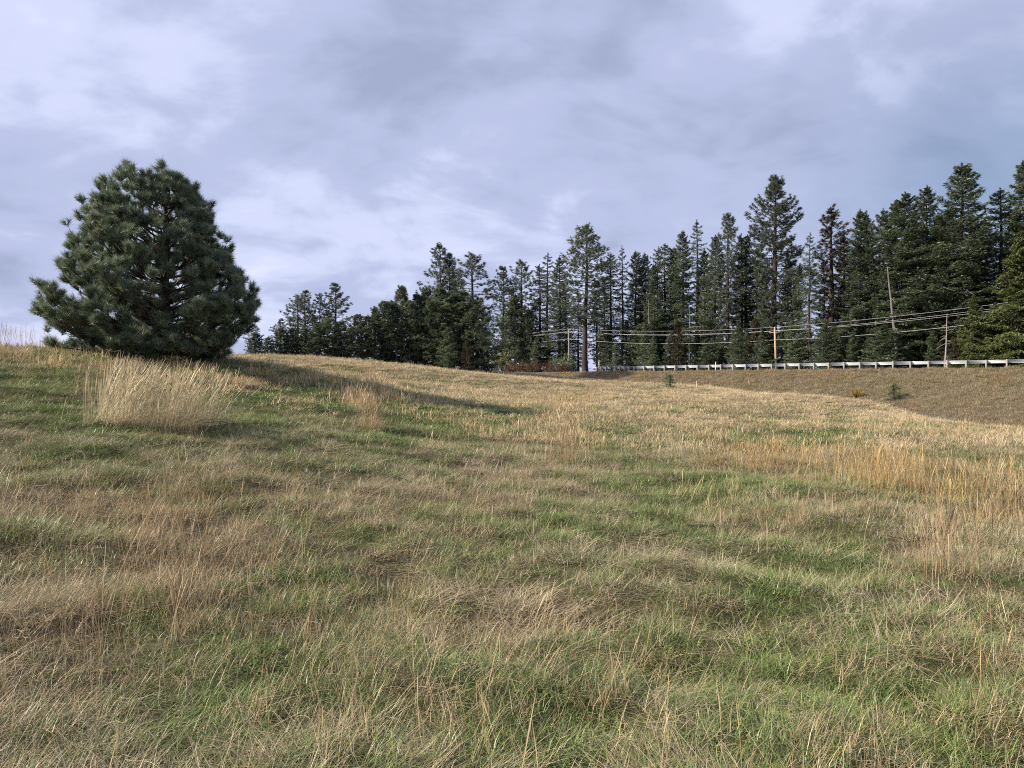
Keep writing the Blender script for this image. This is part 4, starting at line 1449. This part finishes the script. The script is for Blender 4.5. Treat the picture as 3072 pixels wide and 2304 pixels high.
def build_grass():
    PX, PY, PZ, ROT, SCL, IDX, TINT = [], [], [], [], [], [], []
    for (y0, y1, den, sxy, sz) in BANDS + [(None, 0, 15, 1.05, 1.0), (None, 1, 190, 0.9, 0.78)]:
        if y0 is None and y1 == 1:      # beside and behind the camera
            n = int(den * 16 * 8)
            X, Y = rng.uniform(-8, 8, n), rng.uniform(-1.5, 6.5, n)
            ok = (np.abs(X) > np.maximum(Y, 1.6)) | ((Y < 1.6) & (np.hypot(X, Y) > 1.0))
            X, Y = X[ok], Y[ok]
            n = len(X)
            y1 = 9
        elif y0 is None:      # the steep road bank, denser
            n = int(den * 140 * 17)
            ss, dd = rng.uniform(-112, 28, n), rng.uniform(-18, -0.9, n)
            X, Y = (P0 + dd) * S2 + ss * S2, (P0 + dd) * S2 - ss * S2
            y1 = 99
        else:
            um = 1.0 if y1 < 20 else 0.9
            n = int(den * um * (y1 * y1 - y0 * y0))
            X, Y = sample(n, y0, y1, um)
        near = y1 <= 16
        # clumping: thin the hollows
        cl = fbm(X / 0.35, Y / 0.35, 71, 2)
        keep = rng.uniform(size=n) < np.clip(0.75 + 2.6 * (cl - 0.42), 0.5, 1) if near else np.ones(n, bool)
        d = road_d(X, Y)
        keep &= d < -0.9
        keep |= (d > 9.6) & (d < 13)
        X, Y = X[keep], Y[keep]
        n = len(X)
        Z = ground_z(X, Y)
        f = fields(X, Y, Z)
        r = rng.uniform(size=n)
        idx = np.zeros(n, int)
        g, pa, wa, ta = f['green'], f['pale'], f['warm'], f['tall']
        hz = np.ones(n)

        def pick(kind, m):
            idx[m] = rng.choice(TUFT[kind], m.sum())
        if near:
            wts = np.stack([0.10 + 1.25 * g, 0.55 * (1 - g) * (0.4 + wa) + 0.12, 0.9 * pa * (1 - 0.4 * g) + 0.05, 0.40 * (1 - g) + 0.25 * wa + 0.05, 0.45 * ta, np.full(n, 0.05)], 1)
            kinds = ['green', 'dry', 'mat', 'fine', 'stem', 'long']
        else:
            bk = smooth(-17, -11, road_d(X, Y))
            wts = np.stack([(0.05 + 1.1 * g) * (1 - 0.8 * bk), (0.55 * (1 - g) * (1.15 - 0.8 * pa) + 0.2 * wa) * (1 - 0.8 * bk), 1.1 * pa * (1 - bk), 0.55 * ta * (1 - 0.75 * bk), 1.1 * bk], 1)
            kinds = ['fgreen', 'fdry', 'fpale', 'ftall', 'bank']
        cw = np.cumsum(wts, 1)
        cw /= cw[:, -1:]
        kk = (r[:, None] > cw).sum(1)
        for j, kd in enumerate(kinds):
            pick(kd, kk == j)
        tint = np.clip(0.55 + 0.45 * pa - 0.75 * wa + rng.normal(0, 0.18, n), 0, 1)
        tint = np.where((kk == 0), np.clip(0.45 + rng.normal(0, 0.25, n) + 0.3 * (fbm(X / 1.5, Y / 1.5, 91, 2) - 0.5), 0, 1), tint)
        flow = (fbm(X / 2.2, Y / 2.2, 81, 2) - 0.5) * 9.0
        rz = np.where(rng.uniform(size=n) < 0.2, flow + rng.normal(0, 0.5, n), rng.uniform(0, 6.283, n))
        if not near:
            rz = rng.normal(0.2, 0.9, n)
        rot = np.stack([rng.normal(0, 0.12, n), rng.normal(0, 0.12, n), rz], 1)
        s0 = rng.uniform(0.75, 1.25, n)
        hs = s0 * sz * (0.75 + 0.5 * fbm(X / 0.7, Y / 0.7, 101, 2) + 0.15 * ta)
        PX.append(X); PY.append(Y); PZ.append(Z - 0.012)
        ROT.append(rot)
        SCL.append(np.stack([s0 * sxy, s0 * sxy, hs], 1))
        IDX.append(idx); TINT.append(tint)
    V = np.stack([np.concatenate(PX), np.concatenate(PY), np.concatenate(PZ)], 1)
    # no points right at the camera
    print('grass tufts', len(V))
    me = bpy.data.meshes.new('grass')
    me.vertices.add(len(V))
    me.vertices.foreach_set('co', V.astype(np.float32).ravel())
    for k, v, t in (('rot', np.vstack(ROT), 'FLOAT_VECTOR'), ('scl', np.vstack(SCL), 'FLOAT_VECTOR'), ('idx', np.concatenate(IDX), 'FLOAT'), ('tint', np.concatenate(TINT), 'FLOAT')):
        a = me.attributes.new(k, t, 'POINT')
        a.data.foreach_set('vector' if t == 'FLOAT_VECTOR' else 'value', np.asarray(v, np.float32).ravel())
    o = link('grass', me)
    tag(o, 'mixed green and dry tan meadow grass covering the field and bank', 'grass', kind='stuff')
    md = o.modifiers.new('scatter', 'NODES')
    md.node_group = SCATTER


build_grass()


# ------------------------------------------------------------------ tall grass stands that can be told apart
def stand(px0, px1, base, n, length, mat, label, seed, lean=(0, 18), curl=(0, 22), depth=0.8, flow=(1, 0), flowk=0.4, width=(0.003, 0.005), head=2.0, lying=0, Y=None):
    R = np.random.default_rng(seed)
    x0, y0, z0 = hit((px0 + px1) / 2, base) if Y is None else (((px0 + px1) / 2 - CX) / F * Y, Y, 0)
    z0 = gz(x0, y0)
    w = (px1 - px0) / F * y0
    V, Q, r, a = blades(n, R, 1.0, length, width, lean, curl, 5, head=head, flow=flow, flowk=flowk)
    k = len(V) // n
    # a few tussock centres, stems gathered round them
    nc = max(3, int(w * 9 * max(1, depth)))
    cx = np.clip(R.normal(0, 0.29, nc), -0.7, 0.7) * w
    cy = np.clip(R.normal(0, 0.32, nc), -0.8, 0.8) * depth
    which = R.integers(0, nc, n)
    bx = cx[which] + R.normal(0, 0.13, n)
    by = cy[which] + R.normal(0, 0.16, n)
    bz = ground_z(x0 + bx, y0 + by) - z0
    Vb = V.reshape(n, k, 3)
    old = Vb[:, 0:2].mean(1)
    off = np.stack([bx, by, bz - 0.02], 1) - np.stack([old[:, 0], old[:, 1], np.zeros(n)], 1)
    Vb = Vb + off[:, None]
    parts = [(Vb.reshape(-1, 3), Q, r, a)]
    # short leafy base
    n2 = n
    V, Q, r, a = blades(n2, R, 1.0, (length[0] * 0.25, length[0] * 0.7), (0.0025, 0.0045), (8, 50), (10, 50), 3, flow=flow, flowk=flowk)
    k = len(V) // n2
    which = R.integers(0, nc, n2)
    bx = cx[which] + R.normal(0, 0.12, n2)
    by = cy[which] + R.normal(0, 0.12, n2)
    bz = ground_z(x0 + bx, y0 + by) - z0
    Vb = V.reshape(n2, k, 3)
    old = Vb[:, 0:2].mean(1)
    Vb = Vb + (np.stack([bx, by, bz - 0.02], 1) - np.stack([old[:, 0], old[:, 1], np.zeros(n2)], 1))[:, None]
    parts.append((Vb.reshape(-1, 3), Q, r * 0.7, a))
    if lying:
        V, Q, r, a = blades(lying, R, 0.4, (0.7, 1.2), (0.004, 0.007), (62, 86), (0, 12), 5, flow=flow, flowk=2.5)
        V = V + np.array([w * 0.28, -depth * 0.45, 0.06])
        parts.append((V, Q, r, a))
    o = link('tall_grass_clump', blade_mesh('tall_grass_clump', parts, mat), None, (x0, y0, z0))
    tag(o, label, 'grass clump')


stand(225, 360, 1190, 200, (0.45, 1.0), M['clump_tan'], 'rusty tan tall grass at the pine side of the big pale clump', 1, depth=1.2)
stand(280, 480, 1275, 560, (0.5, 1.2), M['clump_pale'], 'largest pale straw clump leaning over, below the lone bushy pine', 2, lean=(4, 36), curl=(0, 25), flowk=1.2, depth=1.0, width=(0.004, 0.0075), lying=40)
stand(470, 630, 1285, 380, (0.45, 1.1), M['clump_pale'], 'bent pale straw clump with fallen stalks, beside the largest straw clump', 3, lean=(4, 42), curl=(0, 30), flowk=1.3, depth=0.8, width=(0.004, 0.0075), lying=80)
stand(1050, 1150, 1290, 160, (0.6, 1.0), M['clump_tan'], 'narrow upright tan grass clump at the edge of the green hollow', 4, depth=0.7)
stand(1660, 1710, 1385, 130, (0.5, 0.95), M['clump_tan'], 'thin upright tan stems on the open slope below the tree shadow', 5, depth=0.6)
stand(2005, 2065, 1372, 170, (0.35, 0.62), M['clump_pale'], 'small pale fan-shaped bunch grass in the open field', 6, lean=(2, 35), curl=(0, 18), depth=0.15, flowk=0.0)
stand(2110, 2440, 1400, 520, (0.25, 0.62), M['clump_gold'], 'low golden-tan grass strip between the pale bunch grass and the golden stand', 7, depth=1.6, lean=(0, 26), curl=(0, 45))
stand(2540, 2860, 1450, 1150, (0.30, 0.80), M['clump_gold'], 'broad golden yellow stand of tall grass', 8, depth=3.2, lean=(0, 26), curl=(0, 45))
stand(2960, 3110, 1560, 240, (0.45, 0.8), M['clump_tan'], 'tan tall grass clump past the broad golden stand', 9, depth=1.0, lean=(0, 26), curl=(0, 45))
stand(-60, 100, 1062, 170, (0.5, 0.95), M['clump_tan'], 'hazy tan tall grass on the skyline beside the lone pine', 10, depth=1.6, width=(0.003, 0.005))
stand(2830, 2880, 1720, 80, (0.4, 0.75), M['clump_tan'], 'sparse upright stems in front of the tan clump near the golden stand', 11, depth=0.3)
stand(280, 600, 1800, 130, (0.35, 0.75), M['clump_tan'], 'loose rusty foreground stems scattered through short grass', 12, lean=(0, 24), depth=1.4, width=(0.002, 0.0035), head=1.6)

stand(1670, 1750, 1210, 120, (0.3, 0.6), M['clump_gold'], 'low orange-gold grass patch at the far side of the field near the bank', 13, depth=2.5, width=(0.008, 0.014))
stand(1880, 1900, 1262, 60, (0.3, 0.55), M['clump_pale'], 'tiny pale bunch grass on the slope beyond the fan-shaped bunch', 14, depth=0.3, width=(0.005, 0.008))
